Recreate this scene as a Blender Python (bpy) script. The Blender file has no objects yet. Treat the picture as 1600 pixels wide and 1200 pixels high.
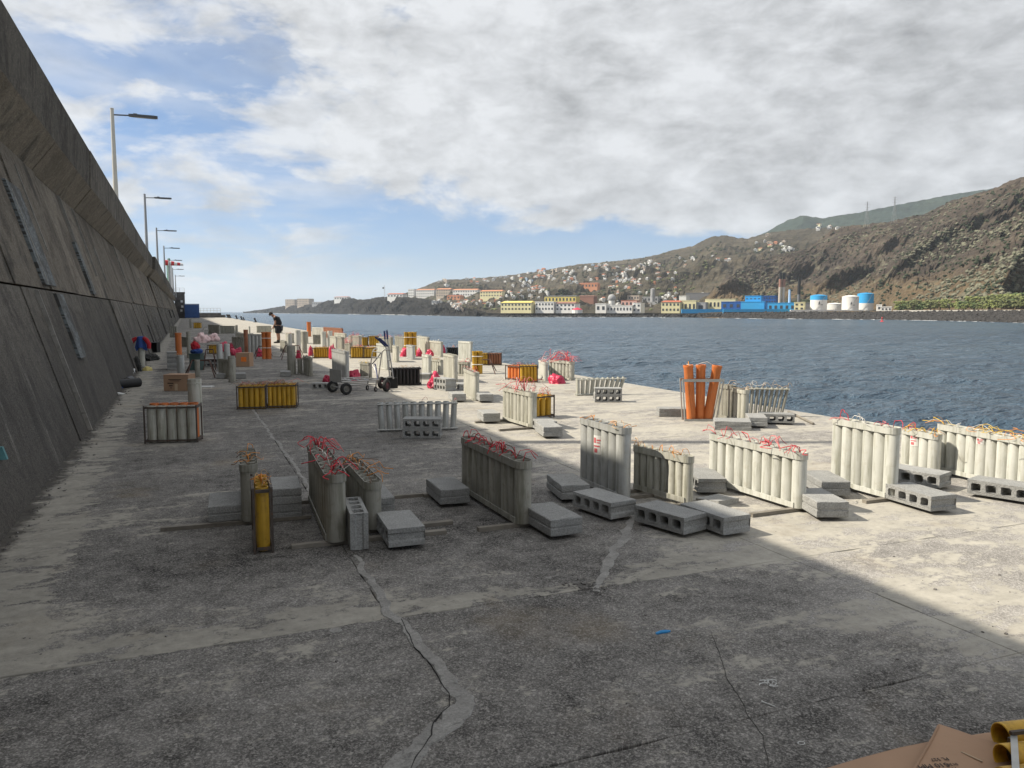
import bpy, bmesh, math, random
import numpy as np
from mathutils import Vector, Matrix, noise
from mathutils.bvhtree import BVHTree
from math import radians as R, sin, cos, pi, sqrt, atan, tan

random.seed(7)
SC = bpy.context.scene
COL = SC.collection

# ---------------------------------------------------------------- camera
F_PX, CAM_H, HORIZON = 1220.0, 1.6, 487.0           # measured on the 1600x1200 photograph
PITCH = atan((600 - HORIZON) / F_PX)
YAW = atan(500 / F_PX * cos(PITCH))                 # the pier runs along +Y; the camera looks right of it
FW = Vector((sin(YAW) * cos(PITCH), cos(YAW) * cos(PITCH), -sin(PITCH)))
RT = Vector((cos(YAW), -sin(YAW), 0))
UP = RT.cross(FW)
CAM = Vector((0, 0, CAM_H))
cam_d = bpy.data.cameras.new('camera')
cam_d.sensor_width = 36
cam_d.lens = 36 * F_PX / 1600
cam_d.clip_start, cam_d.clip_end = 0.05, 60000
cam = bpy.data.objects.new('camera', cam_d)
cam.matrix_world = Matrix(((RT.x, UP.x, -FW.x, 0), (RT.y, UP.y, -FW.y, 0), (RT.z, UP.z, -FW.z, CAM_H), (0, 0, 0, 1)))
COL.objects.link(cam)
SC.camera = cam

# ---------------------------------------------------------------- sun, sky, exposure
SUN_AZ = Vector((-0.926, 0.378, 0)).normalized()    # towards the sun, over the harbour wall
SUN_EL = R(42)
sun_d = bpy.data.lights.new('sun', 'SUN')
sun_d.energy, sun_d.angle, sun_d.color = 4.7, R(0.7), (1.0, 0.92, 0.78)
sun = bpy.data.objects.new('sun', sun_d)
S_DIR = Vector((SUN_AZ.x * cos(SUN_EL), SUN_AZ.y * cos(SUN_EL), sin(SUN_EL)))
sun.rotation_euler = S_DIR.to_track_quat('Z', 'Y').to_euler()
COL.objects.link(sun)

class NT:
    """tiny helper for building node trees"""
    def __init__(self, tree):
        self.t = tree; self.n = tree.nodes; self.l = tree.links
    def node(self, typ, **kw):
        nd = self.n.new(typ)
        for k, v in kw.items():
            if k == 'inp':
                for i, val in v.items():
                    self.put(nd.inputs[i], val)
            else:
                setattr(nd, k, v)
        return nd
    def put(self, sock, val):
        if hasattr(val, 'is_output') or isinstance(val, bpy.types.NodeSocket):
            self.l.new(val, sock)
        elif isinstance(val, (tuple, list)) and sock.type == 'RGBA' and len(val) == 3:
            sock.default_value = (*val, 1)
        else:
            sock.default_value = val
    def m(self, op, a, b=0.0, c=0.0, clamp=False):
        nd = self.n.new('ShaderNodeMath'); nd.operation = op; nd.use_clamp = clamp
        self.put(nd.inputs[0], a); self.put(nd.inputs[1], b); self.put(nd.inputs[2], c)
        return nd.outputs[0]
    def v(self, op, a, b=(0, 0, 0)):
        nd = self.n.new('ShaderNodeVectorMath'); nd.operation = op
        self.put(nd.inputs[0], a); self.put(nd.inputs[1], b)
        return nd.outputs['Value'] if op in ('DOT_PRODUCT', 'LENGTH', 'DISTANCE') else nd.outputs[0]
    def noise(self, vec, scale, detail=4, rough=.55, dist=0.0, col=False):
        nd = self.n.new('ShaderNodeTexNoise')
        if vec is not None: self.l.new(vec, nd.inputs['Vector'])
        nd.inputs['Scale'].default_value = scale; nd.inputs['Detail'].default_value = detail
        nd.inputs['Roughness'].default_value = rough; nd.inputs['Distortion'].default_value = dist
        return nd.outputs['Color' if col else 'Fac']
    def smooth(self, x, lo, hi):
        nd = self.n.new('ShaderNodeMapRange'); nd.interpolation_type = 'SMOOTHSTEP'
        self.put(nd.inputs[0], x); self.put(nd.inputs[1], lo); self.put(nd.inputs[2], hi)
        return nd.outputs[0]
    def lin(self, x, lo, hi, a=0.0, b=1.0):
        nd = self.n.new('ShaderNodeMapRange')
        self.put(nd.inputs[0], x); self.put(nd.inputs[1], lo); self.put(nd.inputs[2], hi); self.put(nd.inputs[3], a); self.put(nd.inputs[4], b)
        return nd.outputs[0]
    def mix(self, f, a, b, blend='MIX'):
        nd = self.n.new('ShaderNodeMix'); nd.data_type = 'RGBA'; nd.blend_type = blend
        self.put(nd.inputs[0], f); self.put(nd.inputs[6], a); self.put(nd.inputs[7], b)
        return nd.outputs[2]
    def xyz(self, v):
        nd = self.n.new('ShaderNodeSeparateXYZ'); self.l.new(v, nd.inputs[0]); return nd.outputs
    def comb(self, x, y, z):
        nd = self.n.new('ShaderNodeCombineXYZ')
        for i, q in enumerate((x, y, z)): self.put(nd.inputs[i], q)
        return nd.outputs[0]
    def scale(self, v, s):
        return self.v('MULTIPLY', v, s)

world = bpy.data.worlds.new('World'); SC.world = world
world.use_nodes = True
w = NT(world.node_tree); w.n.clear()
sky = w.node('ShaderNodeTexSky', sky_type='NISHITA', sun_disc=False, sun_elevation=SUN_EL,
             sun_rotation=math.atan2(SUN_AZ.x, SUN_AZ.y), air_density=1.0, dust_density=0.6, ozone_density=2.0, altitude=10)
geo = w.node('ShaderNodeNewGeometry')
d_ = w.v('SCALE', geo.outputs['Incoming']); d_.node.inputs['Scale'].default_value = -1.0
dx, dy, dz = w.xyz(d_)
dzc = w.m('MAXIMUM', dz, 0.0)
den = w.m('ADD', dzc, 0.10)
q = w.comb(w.m('DIVIDE', dx, den), w.m('DIVIDE', dy, den), 0.0)       # a flat cloud layer seen in perspective
warp = w.v('SCALE', w.v('SUBTRACT', w.noise(q, 0.9, 3, .5, 0, True), (.5, .5, .5))); warp.node.inputs['Scale'].default_value = 0.55
q2 = w.v('ADD', q, warp)
# the big cloud sheet: a lobe, extended unseen overhead and behind for neutral fill
rel = w.v('SUBTRACT', q2, (2.15, 2.45, 0))
uu = w.m('MINIMUM', w.v('DOT_PRODUCT', rel, (-.35, -.94, 0)), 0.0)
vv = w.v('DOT_PRODUCT', rel, (.94, -.35, 0))
dist = w.m('SQRT', w.m('ADD', w.m('MULTIPLY', uu, uu), w.m('MULTIPLY', vv, vv)))
puff = w.v('MULTIPLY', d_, (1.0, 1.0, 2.1))                           # billows seen from the side, on the sky sphere
n1 = w.noise(puff, 7.5, 6, .60, .25)
n2 = w.noise(puff, 17.0, 5, .62, .15)
inside = w.m('SUBTRACT', 2.12, dist)
edge = w.m('ADD', inside, w.m('ADD', w.m('MULTIPLY', w.m('SUBTRACT', n1, .5), 2.6), w.m('MULTIPLY', w.m('SUBTRACT', n2, .5), .5)))
sheet = w.smooth(edge, -.05, .48)
# loose fair-weather cloud elsewhere
q3 = w.scale(q, (1.0, .75, 1))
n3 = w.m('ADD', w.m('MULTIPLY', w.noise(q3, 1.15, 4, .58, .35), .45), w.m('MULTIPLY', w.noise(w.v('MULTIPLY', d_, (1.0, 1.0, 2.6)), 5.5, 6, .6, .3), .55))
qx = w.xyz(q)[0]
loose = w.m('MULTIPLY', w.m('MULTIPLY', w.smooth(n3, .435, .55), .95), w.m('SUBTRACT', 1.0, w.m('MULTIPLY', w.smooth(qx, .55, 1.3), .93)))
lowband = w.noise(w.scale(q, (.5, .55, 1)), 1.3, 5, .6, .3)
thin = w.m('MULTIPLY', w.m('MULTIPLY', w.smooth(lowband, .42, .66), .7), w.smooth(w.m('SUBTRACT', w.m('MULTIPLY', dy, .3), dx), -.02, .12))
mask = w.m('MAXIMUM', w.m('MAXIMUM', sheet, loose), thin)
horizon_fade = w.smooth(dz, -.01, .035)
mask = w.m('MULTIPLY', mask, w.m('ADD', w.m('MULTIPLY', horizon_fade, .8), .2))
# cloud brightness: thin margins white, thick middle grey, billows in between
bil = w.noise(puff, 17.0, 6, .60, .2)
bil2 = w.noise(puff, 6.0, 4, .55, .2)
thick = w.smooth(inside, .2, 2.4)
br = w.m('ADD', w.m('SUBTRACT', 6.9, w.m('MULTIPLY', thick, 1.3)), w.m('ADD', w.m('MULTIPLY', w.m('SUBTRACT', bil, .5), 8.0), w.m('MULTIPLY', w.m('SUBTRACT', bil2, .5), 5.5)))
br = w.m('MINIMUM', w.m('MAXIMUM', w.m('SUBTRACT', br, w.m('MULTIPLY', w.m('SUBTRACT', 1.0, w.smooth(dz, .07, .20)), 1.1)), 3.0), 7.6)
ccol = w.v('SCALE', (.965, .985, 1.015)); w.put(ccol.node.inputs['Scale'], br)
skyc = w.mix(1.0, sky.outputs[0], w.mix(w.smooth(dz, 0.0, .30), (.52, .78, 1.20), (.60, .80, 1.02)), 'MULTIPLY')
fin = w.mix(mask, skyc, ccol)
bg = w.node('ShaderNodeBackground', inp={'Color': fin, 'Strength': 0.072})
out = w.node('ShaderNodeOutputWorld', inp={'Surface': bg.outputs[0]})
world.cycles.sampling_method = 'AUTOMATIC'

SC.view_settings.view_transform = 'Standard'; SC.view_settings.look = 'None'
SC.view_settings.exposure = 0.62; SC.view_settings.gamma = 1.0
SC.view_settings.use_curve_mapping = False
SC.render.engine = 'CYCLES'
SC.cycles.max_bounces = 5; SC.cycles.diffuse_bounces = 3; SC.cycles.glossy_bounces = 3
SC.cycles.use_denoising = True; SC.cycles.volume_bounces = 1

# ---------------------------------------------------------------- helpers
def ray(px, py):
    return FW + RT * ((px - 800) / F_PX) - UP * ((py - 600) / F_PX)
def at(px, py, z=0.0):
    """photo pixel -> point on the horizontal plane z"""
    d = ray(px, py); return CAM + d * ((z - CAM_H) / d.z)
def far(px, py, D):
    """photo pixel -> point at horizontal distance D along the camera axis"""
    d = ray(px, py); k = D / (d.x * sin(YAW) + d.y * cos(YAW)); return CAM + d * k

def tag(o, label=None, cat=None, group=None, kind=None):
    if label: o['label'] = label
    if cat: o['category'] = cat
    if group: o['group'] = group
    if kind: o['kind'] = kind
    return o
def empty(name, loc=(0, 0, 0), rz=0.0, label=None, cat=None, group=None):
    o = bpy.data.objects.new(name, None); COL.objects.link(o)
    o.empty_display_size = .1
    o.location = loc; o.rotation_euler = (0, 0, rz)
    return tag(o, label, cat, group)
def link(name, me, parent=None, loc=None, rot=None, scale=None):
    o = bpy.data.objects.new(name, me); COL.objects.link(o)
    if parent is not None: o.parent = parent
    if loc is not None: o.location = loc
    if rot is not None: o.rotation_euler = rot
    if scale is not None: o.scale = scale
    return o

class MB:
    """collects shapes into one mesh"""
    def __init__(self): self.v = []; self.f = []; self.mi = []; self.cur = 0
    def add(self, vs, fs):
        b = len(self.v); self.v += [tuple(p) for p in vs]
        for f in fs: self.f.append(tuple(i + b for i in f)); self.mi.append(self.cur)
    def box(self, x0, x1, y0, y1, z0, z1, M=None, j=0.0):
        vs = [Vector((x, y, z)) for z in (z0, z1) for y in (y0, y1) for x in (x0, x1)]
        if j: vs = [p + Vector((random.uniform(-j, j), random.uniform(-j, j), random.uniform(-j, j))) for p in vs]
        if M is not None: vs = [M @ p for p in vs]
        self.add(vs, [(0, 2, 3, 1), (4, 5, 7, 6), (0, 1, 5, 4), (2, 6, 7, 3), (0, 4, 6, 2), (1, 3, 7, 5)])
        return self
    def tube(self, pts, r, n=8, caps=True, closed=False):
        pts = [Vector(p) for p in pts]; rings = []
        rr = r if isinstance(r, (list, tuple)) else [r] * len(pts)
        u = None
        for i, p in enumerate(pts):
            if closed: t = pts[(i + 1) % len(pts)] - pts[i - 1]
            else: t = pts[min(i + 1, len(pts) - 1)] - pts[max(i - 1, 0)]
            t.normalize()
            if u is None: u = t.orthogonal().normalized()
            else:
                u = u - t * u.dot(t)
                u = u.normalized() if u.length > 1e-6 else t.orthogonal().normalized()
            w_ = t.cross(u)
            rings.append([p + (u * cos(2 * pi * k / n) + w_ * sin(2 * pi * k / n)) * rr[i] for k in range(n)])
        vs = [p for rg in rings for p in rg]; fs = []
        m_ = len(pts)
        for i in range(m_ if closed else m_ - 1):
            a, b = i * n, ((i + 1) % m_) * n
            for k in range(n): fs.append((a + k, a + (k + 1) % n, b + (k + 1) % n, b + k))
        if caps and not closed:
            fs.append(tuple(range(n - 1, -1, -1))); fs.append(tuple((m_ - 1) * n + k for k in range(n)))
        self.add(vs, fs); return self
    def lathe(self, prof, n=16, M=None, ang=(0, 2 * pi)):
        """profile [(r, z)] round Z"""
        full = abs(ang[1] - ang[0] - 2 * pi) < 1e-6
        k = n if full else n + 1
        vs = []
        for r_, z in prof:
            for i in range(k):
                a = ang[0] + (ang[1] - ang[0]) * i / n
                p = Vector((r_ * cos(a), r_ * sin(a), z)); vs.append(M @ p if M is not None else p)
        fs = []
        for j in range(len(prof) - 1):
            for i in range(n):
                i2 = (i + 1) % k
                fs.append((j * k + i, j * k + i2, (j + 1) * k + i2, (j + 1) * k + i))
        self.add(vs, fs); return self
    def prism(self, poly, z0, z1, M=None):
        n = len(poly)
        vs = [Vector((x, y, z0)) for x, y in poly] + [Vector((x, y, z1)) for x, y in poly]
        if M is not None: vs = [M @ p for p in vs]
        self.add(vs, [tuple(range(n - 1, -1, -1)), tuple(range(n, 2 * n))] + [(i, (i + 1) % n, n + (i + 1) % n, n + i) for i in range(n)])
        return self
    def mesh(self, name, mats, smooth=None):
        me = bpy.data.meshes.new(name); me.from_pydata(self.v, [], self.f)
        for m_ in (mats if isinstance(mats, (list, tuple)) else [mats]): me.materials.append(m_)
        if any(self.mi): me.polygons.foreach_set('material_index', self.mi)
        me.validate(); me.update()
        if smooth is not None:
            me.polygons.foreach_set('use_smooth', [True] * len(me.polygons))
            if smooth < 180: me.set_sharp_from_angle(angle=R(smooth))
        return me
    def build(self, name, mats, parent=None, loc=None, rot=None, smooth=None):
        return link(name, self.mesh(name, mats, smooth), parent, loc, rot)

def mat(name, col, rough=.75, var=.25, scale=6.0, bump=.15, bscale=60., metal=0.0, dirt=None, coat=0.0, rnd=.0, spec=.4, emit=None, streak=0.0, grain=0.0):
    """plain painted / cast / cloth material with uneven tone, dirt and a fine relief"""
    m_ = bpy.data.materials.new(name); m_.use_nodes = True
    t = NT(m_.node_tree); bs = t.n['Principled BSDF']
    tc = t.node('ShaderNodeTexCoord'); co = tc.outputs['Object']
    oi = t.node('ShaderNodeObjectInfo')
    off = t.v('SCALE', (37., 21., 13.)); t.put(off.node.inputs['Scale'], oi.outputs['Random'])
    co = t.v('ADD', co, off)
    n_ = t.noise(co, scale, 6, .6)
    k = t.lin(n_, .25, .75, 1 - var, 1 + var)
    if rnd:
        k = t.m('MULTIPLY', k, t.lin(oi.outputs['Random'], 0, 1, 1 - rnd, 1 + rnd))
    c = t.v('SCALE', col); t.put(c.node.inputs['Scale'], k)
    if dirt:
        dn = t.noise(co, scale * 2.3, 8, .7, .4)
        c = t.mix(t.m('MULTIPLY', t.smooth(dn, .52, .70), dirt[1]), c, dirt[0])
    t.put(bs.inputs['Base Color'], c)
    bs.inputs['Roughness'].default_value = rough; bs.inputs['Metallic'].default_value = metal
    bs.inputs['Specular IOR Level'].default_value = spec
    if coat: bs.inputs['Coat Weight'].default_value = coat
    if streak:
        sx, sy, sz = t.xyz(co)
        sn = t.noise(t.comb(t.m('MULTIPLY', sx, 26), t.m('MULTIPLY', sy, 26), t.m('MULTIPLY', sz, 2.2)), 1.0, 5, .65, .3)
        c = t.mix(t.m('MULTIPLY', t.smooth(sn, .44, .70), streak), c, tuple(q_ * .45 for q_ in col[:2]) + (col[2] * .36,))
    if grain:
        g_ = t.v('SCALE', c); t.put(g_.node.inputs['Scale'], t.lin(t.noise(co, 95, 3, .75), .3, .7, 1 - grain, 1 + grain)); c = g_
    t.put(bs.inputs['Base Color'], c)
    if bump:
        bn = t.node('ShaderNodeBump', inp={'Strength': bump, 'Distance': .01, 'Height': t.noise(co, bscale, 5, .65)})
        t.put(bs.inputs['Normal'], bn.outputs[0])
    if emit:
        t.put(bs.inputs['Emission Color'], emit[0]); bs.inputs['Emission Strength'].default_value = emit[1]
    return m_
# ================================================================ SETTING
SEA_Z = -3.0
# ---------------------------------------------------------------- quay deck
def deck_material():
    m_ = bpy.data.materials.new('weathered_concrete_deck'); m_.use_nodes = True
    t = NT(m_.node_tree); bs = t.n['Principled BSDF']
    pos = t.node('ShaderNodeNewGeometry').outputs['Position']
    x, y, z = t.xyz(pos)
    flat = t.comb(x, y, 0.0)
    rot = t.node('ShaderNodeMapping', inp={'Vector': flat, 'Rotation': (0, 0, R(-28)), 'Scale': (1.0, 1.9, 1)}).outputs[0]
    big = t.noise(rot, .42, 8, .62, .6)
    med = t.noise(rot, 2.1, 8, .68, .5)
    fine = t.noise(flat, 17, 6, .7, .2)
    # smooth laitance left on the slab: along the joints, by the wall and in worn patches
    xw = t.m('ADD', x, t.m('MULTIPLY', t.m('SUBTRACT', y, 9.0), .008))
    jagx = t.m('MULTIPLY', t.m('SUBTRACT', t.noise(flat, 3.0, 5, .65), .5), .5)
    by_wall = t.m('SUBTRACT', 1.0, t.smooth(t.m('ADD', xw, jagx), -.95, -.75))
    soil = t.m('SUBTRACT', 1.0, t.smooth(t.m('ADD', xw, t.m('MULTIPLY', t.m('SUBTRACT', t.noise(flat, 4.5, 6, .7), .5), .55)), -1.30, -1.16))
    wob = t.m('MULTIPLY', t.m('SUBTRACT', t.noise(flat, .8, 4, .6), .5), .5)
    yy = t.m('ADD', y, t.m('ADD', wob, t.m('MULTIPLY', t.m('SUBTRACT', t.noise(flat, 4.0, 6, .7), .5), .35)))
    band1 = t.m('MULTIPLY', t.m('MULTIPLY', t.smooth(y, 3.89, 3.91), t.m('SUBTRACT', 1.0, t.smooth(yy, 4.0, 4.35))), t.m('SUBTRACT', 1.0, t.smooth(x, 2.6, 4.2)))
    band2 = t.m('MULTIPLY', t.smooth(x, 1.6, 3.2), t.m('SUBTRACT', 1.0, t.smooth(y, 2.0, 4.4)))
    band3 = t.m('MULTIPLY', t.m('MULTIPLY', t.smooth(y, 5.6, 6.4), t.m('SUBTRACT', 1.0, t.smooth(y, 6.8, 7.6))), t.m('SUBTRACT', 1.0, t.smooth(x, -1.0, 1.2)))
    far_ = t.smooth(y, 6.5, 17)
    dry = t.smooth(t.m('ADD', x, t.m('MULTIPLY', t.m('SUBTRACT', big, .5), 1.2)), 2.75, 3.75)  # mask: concrete turns paler towards the quay edge
    s = t.m('ADD', t.m('MULTIPLY', big, .48), t.m('MULTIPLY', med, .52))
    rag = t.lin(t.noise(rot, 3.3, 7, .7, .6), .36, .60, -.05, 1.25)
    s = t.m('ADD', s, t.m('MULTIPLY', t.m('SUBTRACT', fine, .5), .34))
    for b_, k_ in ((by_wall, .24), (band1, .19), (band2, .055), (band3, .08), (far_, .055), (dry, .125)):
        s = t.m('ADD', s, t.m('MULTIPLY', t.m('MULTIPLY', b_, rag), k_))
    pale = t.smooth(t.m('ADD', s, t.m('MULTIPLY', t.m('SUBTRACT', t.noise(flat, 45, 4, .7), .5), .10)), .552, .625)
    # exposed lava aggregate: dark stones with scattered light ones
    v1 = t.node('ShaderNodeTexVoronoi', inp={'Vector': flat, 'Scale': 175.0}); cr = t.xyz(v1.outputs['Color'])[0]
    v2 = t.node('ShaderNodeTexVoronoi', inp={'Vector': flat, 'Scale': 100.0}); cr2 = t.xyz(v2.outputs['Color'])[1]
    grain = t.m('ADD', t.m('MULTIPLY', t.m('POWER', cr, 2.6), 1.0), t.m('MULTIPLY', t.m('POWER', cr2, 4.0), .85))
    tone = t.m('ADD', t.lin(big, .3, .7, -.055, .075), t.lin(t.noise(flat, 6, 5, .7), .3, .7, -.065, .08))
    k = t.m('ADD', t.m('MULTIPLY', grain, .17), t.m('ADD', .090, tone))
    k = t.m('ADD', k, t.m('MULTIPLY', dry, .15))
    dark = t.v('SCALE', (1.0, .945, .875)); t.put(dark.node.inputs['Scale'], t.m('MAXIMUM', k, .018))
    pk = t.m('ADD', .30, t.m('ADD', t.m('MULTIPLY', t.m('SUBTRACT', med, .5), .34), t.m('MULTIPLY', t.m('SUBTRACT', fine, .5), .24)))
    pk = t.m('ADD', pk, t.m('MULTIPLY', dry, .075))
    pits = t.smooth(t.noise(flat, 60, 4, .7), .60, .74)
    pk = t.m('MULTIPLY', pk, t.m('SUBTRACT', 1.0, t.m('MULTIPLY', pits, .40)))
    pc = t.v('SCALE', (1.0, .94, .815)); t.put(pc.node.inputs['Scale'], pk)
    col = t.mix(pale, dark, pc)
    rust = t.m('MULTIPLY', t.smooth(t.noise(flat, .9, 6, .6, .3), .55, .72), .38)
    col = t.mix(rust, col, (.24, .19, .125))
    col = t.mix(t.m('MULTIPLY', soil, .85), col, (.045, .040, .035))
    t.put(bs.inputs['Base Color'], col)
    bs.inputs['Roughness'].default_value = .92; bs.inputs['Specular IOR Level'].default_value = .25
    h = t.m('ADD', t.m('MULTIPLY', t.m('SUBTRACT', 1.0, pale), t.m('MULTIPLY', cr, .004)), t.m('MULTIPLY', fine, .006))
    h = t.m('ADD', h, t.m('MULTIPLY', pale, .003))
    bm_ = t.node('ShaderNodeBump', inp={'Strength': .8, 'Distance': 1.0, 'Height': h})
    t.put(bs.inputs['Normal'], bm_.outputs[0])
    return m_
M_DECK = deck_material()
M_JOINT = mat('joint_dirt', (.07, .065, .058), .95, .4, 9, .3)
M_MORTAR = mat('mortar_repair', (.265, .255, .238), .9, .28, 9, .5, 70, dirt=((.10, .095, .09), .8), grain=.28)
M_CRACK2 = mat('fine_crack_dirt', (.07, .065, .058), .95, .3, 9, 0)
M_CRACK = mat('crack_shadow_dirt', (.03, .028, .026), .95, .3, 9, 0)

deck = MB().box(-7, 9.0, -14, 232, -7.5, -.035).build('quay_deck', M_JOINT); tag(deck, kind='structure')
deck['label'] = 'long concrete quay deck in worn slabs, half in the shade of the harbour wall'; 
def jag(a, b, amp, step=.12):
    """a slab edge from a to b with a crumbled line"""
    a, b = Vector(a), Vector(b); n = max(1, int((b - a).length / step)); d = (b - a).normalized(); nr = Vector((-d.y, d.x))
    return [a + (b - a) * (i / n) + nr * (noise.noise(Vector((a + (b - a) * i / n).to_3d() * 3.1)) * amp + noise.noise((a + (b - a) * i / n).to_3d() * 13) * amp * .5 if 0 < i < n else 0) for i in range(n)]
def slab(x0, x1, y0, y1, near):
    g = .002
    c = [(x0 + g, y0 + g), (x1 - g, y0 + g), (x1 - g, y1 - g), (x0 + g, y1 - g)]
    pts = []
    for i in range(4):
        pts += jag(c[i], c[(i + 1) % 4], .012 if near else 0.0, .10 if near else 99)
    n = len(pts); mid = Vector(((x0 + x1) / 2, (y0 + y1) / 2))
    top = []
    for p in pts:
        d = Vector((min(1, max(-1, (mid.x - p.x) / .3)), min(1, max(-1, (mid.y - p.y) / .3))))
        top.append(p + d * .003)
    vs = [(p.x, p.y, 0.0) for p in top] + [(p.x, p.y, -.004) for p in pts] + [(p.x, p.y, -.06) for p in pts]
    fs = [tuple(range(n))]
    for k in (0, 1): fs += [(k * n + i, (k + 1) * n + i, (k + 1) * n + (i + 1) % n, k * n + (i + 1) % n) for i in range(n)]
    b = MB(); b.add(vs, fs); return b
XS = [-3.4, 0.9, 3.55, 6.2, 8.995]
YS = [-13, -8.5, -4, -.6, 2.38, 3.9] + [8.4 + 4.5 * i for i in range(13)] + [80, 110, 150, 190, 231.9]
for j in range(len(YS) - 1):
    row = XS if YS[j] >= 3.8 else [XS[0]] + XS[2:]
    for i in range(len(row) - 1):
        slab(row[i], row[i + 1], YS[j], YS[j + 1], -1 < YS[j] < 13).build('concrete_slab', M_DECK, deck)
def ribbon(pts, wid, z, m_, name, parent, jit=.3, step=.03, amp=None):
    """an uneven flat strip lying on the deck along photo-measured ground points"""
    P = [at(*p).to_2d() for p in pts]; amp = (.03 if amp is None else amp)
    W = wid if isinstance(wid, (list, tuple)) else [wid] * len(P)
    L = []; 
    for i in range(len(P) - 1):
        n = max(1, int((P[i + 1] - P[i]).length / step))
        for k in range(n):
            f = k / n; L.append((P[i].lerp(P[i + 1], f), W[i] * (1 - f) + W[i + 1] * f))
    L.append((P[-1], W[-1]))
    vs = []; fs = []
    for i, (p, w_) in enumerate(L):
        t = (L[min(i + 1, len(L) - 1)][0] - L[max(0, i - 1)][0]).normalized(); nr = Vector((-t.y, t.x))
        o = noise.noise(p.to_3d() * 5) * amp + noise.noise(p.to_3d() * 19) * amp * .35
        a_ = w_ / 2 * (1 + jit * noise.noise(p.to_3d() * 11 + Vector((9, 0, 0))) * 1.6 + jit * .6 * noise.noise(p.to_3d() * 37)); b_ = w_ / 2 * (1 + jit * 1.6 * noise.noise(p.to_3d() * 12 + Vector((0, 7, 0))))
        sk = min(.004, w_ * .25); q0 = p + nr * (o + a_); q1 = p + nr * (o - b_)
        vs += [(q0.x, q0.y, z), (q1.x, q1.y, z), (q0.x + nr.x * sk, q0.y + nr.y * sk, .0005), (q1.x - nr.x * sk, q1.y - nr.y * sk, .0005)]
    for i in range(len(L) - 1):
        k = i * 4; fs += [(k, k + 4, k + 5, k + 1), (k + 2, k + 6, k + 4, k), (k + 1, k + 5, k + 7, k + 3)]
    b = MB(); b.add(vs, fs); return b.build(name, m_, parent)
ribbon([(556, 868), (570, 895), (590, 925), (607, 957), (630, 972)], [.018, .04, .045, .05, .06], .004, M_MORTAR, 'mortar_repair', deck)
ribbon([(632, 972), (655, 1008), (690, 1048), (712, 1075), (722, 1102), (705, 1130), (664, 1152), (637, 1180), (620, 1215)], [.04, .055, .06, .075, .10, .10, .07, .09, .10], .005, M_MORTAR, 'mortar_repair', deck, .42, amp=.025)
ribbon([(628, 968), (648, 1012), (682, 1054), (702, 1085), (700, 1105), (678, 1130), (672, 1150), (648, 1185), (640, 1215)], .004, .0058, M_CRACK, 'crack', deck, .9, amp=.012)
ribbon([(1003, 790), (985, 818), (966, 850), (950, 880), (930, 925)], [.03, .05, .06, .06, .035], .004, M_MORTAR, 'mortar_repair', deck, .5)
ribbon([(1115, 990), (1122, 1020), (1133, 1050), (1152, 1085), (1168, 1118), (1190, 1150), (1203, 1205)], .0016, .003, M_CRACK2, 'crack', deck, .9, amp=.02)
ribbon([(395, 640), (420, 675), (450, 712), (478, 752), (505, 790)], .03, .003, M_MORTAR, 'mortar_repair', deck, .6)

# pebbles and crumbs along the foot of the wall and the joints
M_CRUMB = mat('concrete_crumbs', (.16, .15, .14), .95, .4, 20, 0)
def crumb_field(n, fn, smin, smax):
    b = MB()
    for _ in range(n):
        p = fn(); s = random.uniform(smin, smax) * random.choice((.5, .7, 1))
        T = Matrix.Translation((p[0], p[1], s * .3)) @ Matrix.Rotation(random.uniform(0, 6.3), 4, 'Z') @ Matrix.Rotation(random.uniform(-.5, .5), 4, 'X')
        b.box(-s, s, -s * .7, s * .7, -s * .5, s * .5, T, s * .3)
    return b
b = crumb_field(900, lambda: (lambda yy: (-1.33 - .008 * (yy - 9) + abs(random.gauss(0, .10)), yy))(random.uniform(4, 30)), .003, .013)
b2 = crumb_field(260, lambda: (random.uniform(-1.2, 5), random.uniform(1.6, 9)), .003, .008)
b3 = crumb_field(60, lambda: (random.gauss(2.07, .05), random.gauss(3.93, .06)), .004, .014)
for q_ in (b2, b3): b.add(q_.v, q_.f)
tag(b.build('concrete_rubble', M_CRUMB), 'loose concrete crumbs along the foot of the harbour wall and in the joints', 'rubble', kind='stuff')

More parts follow.
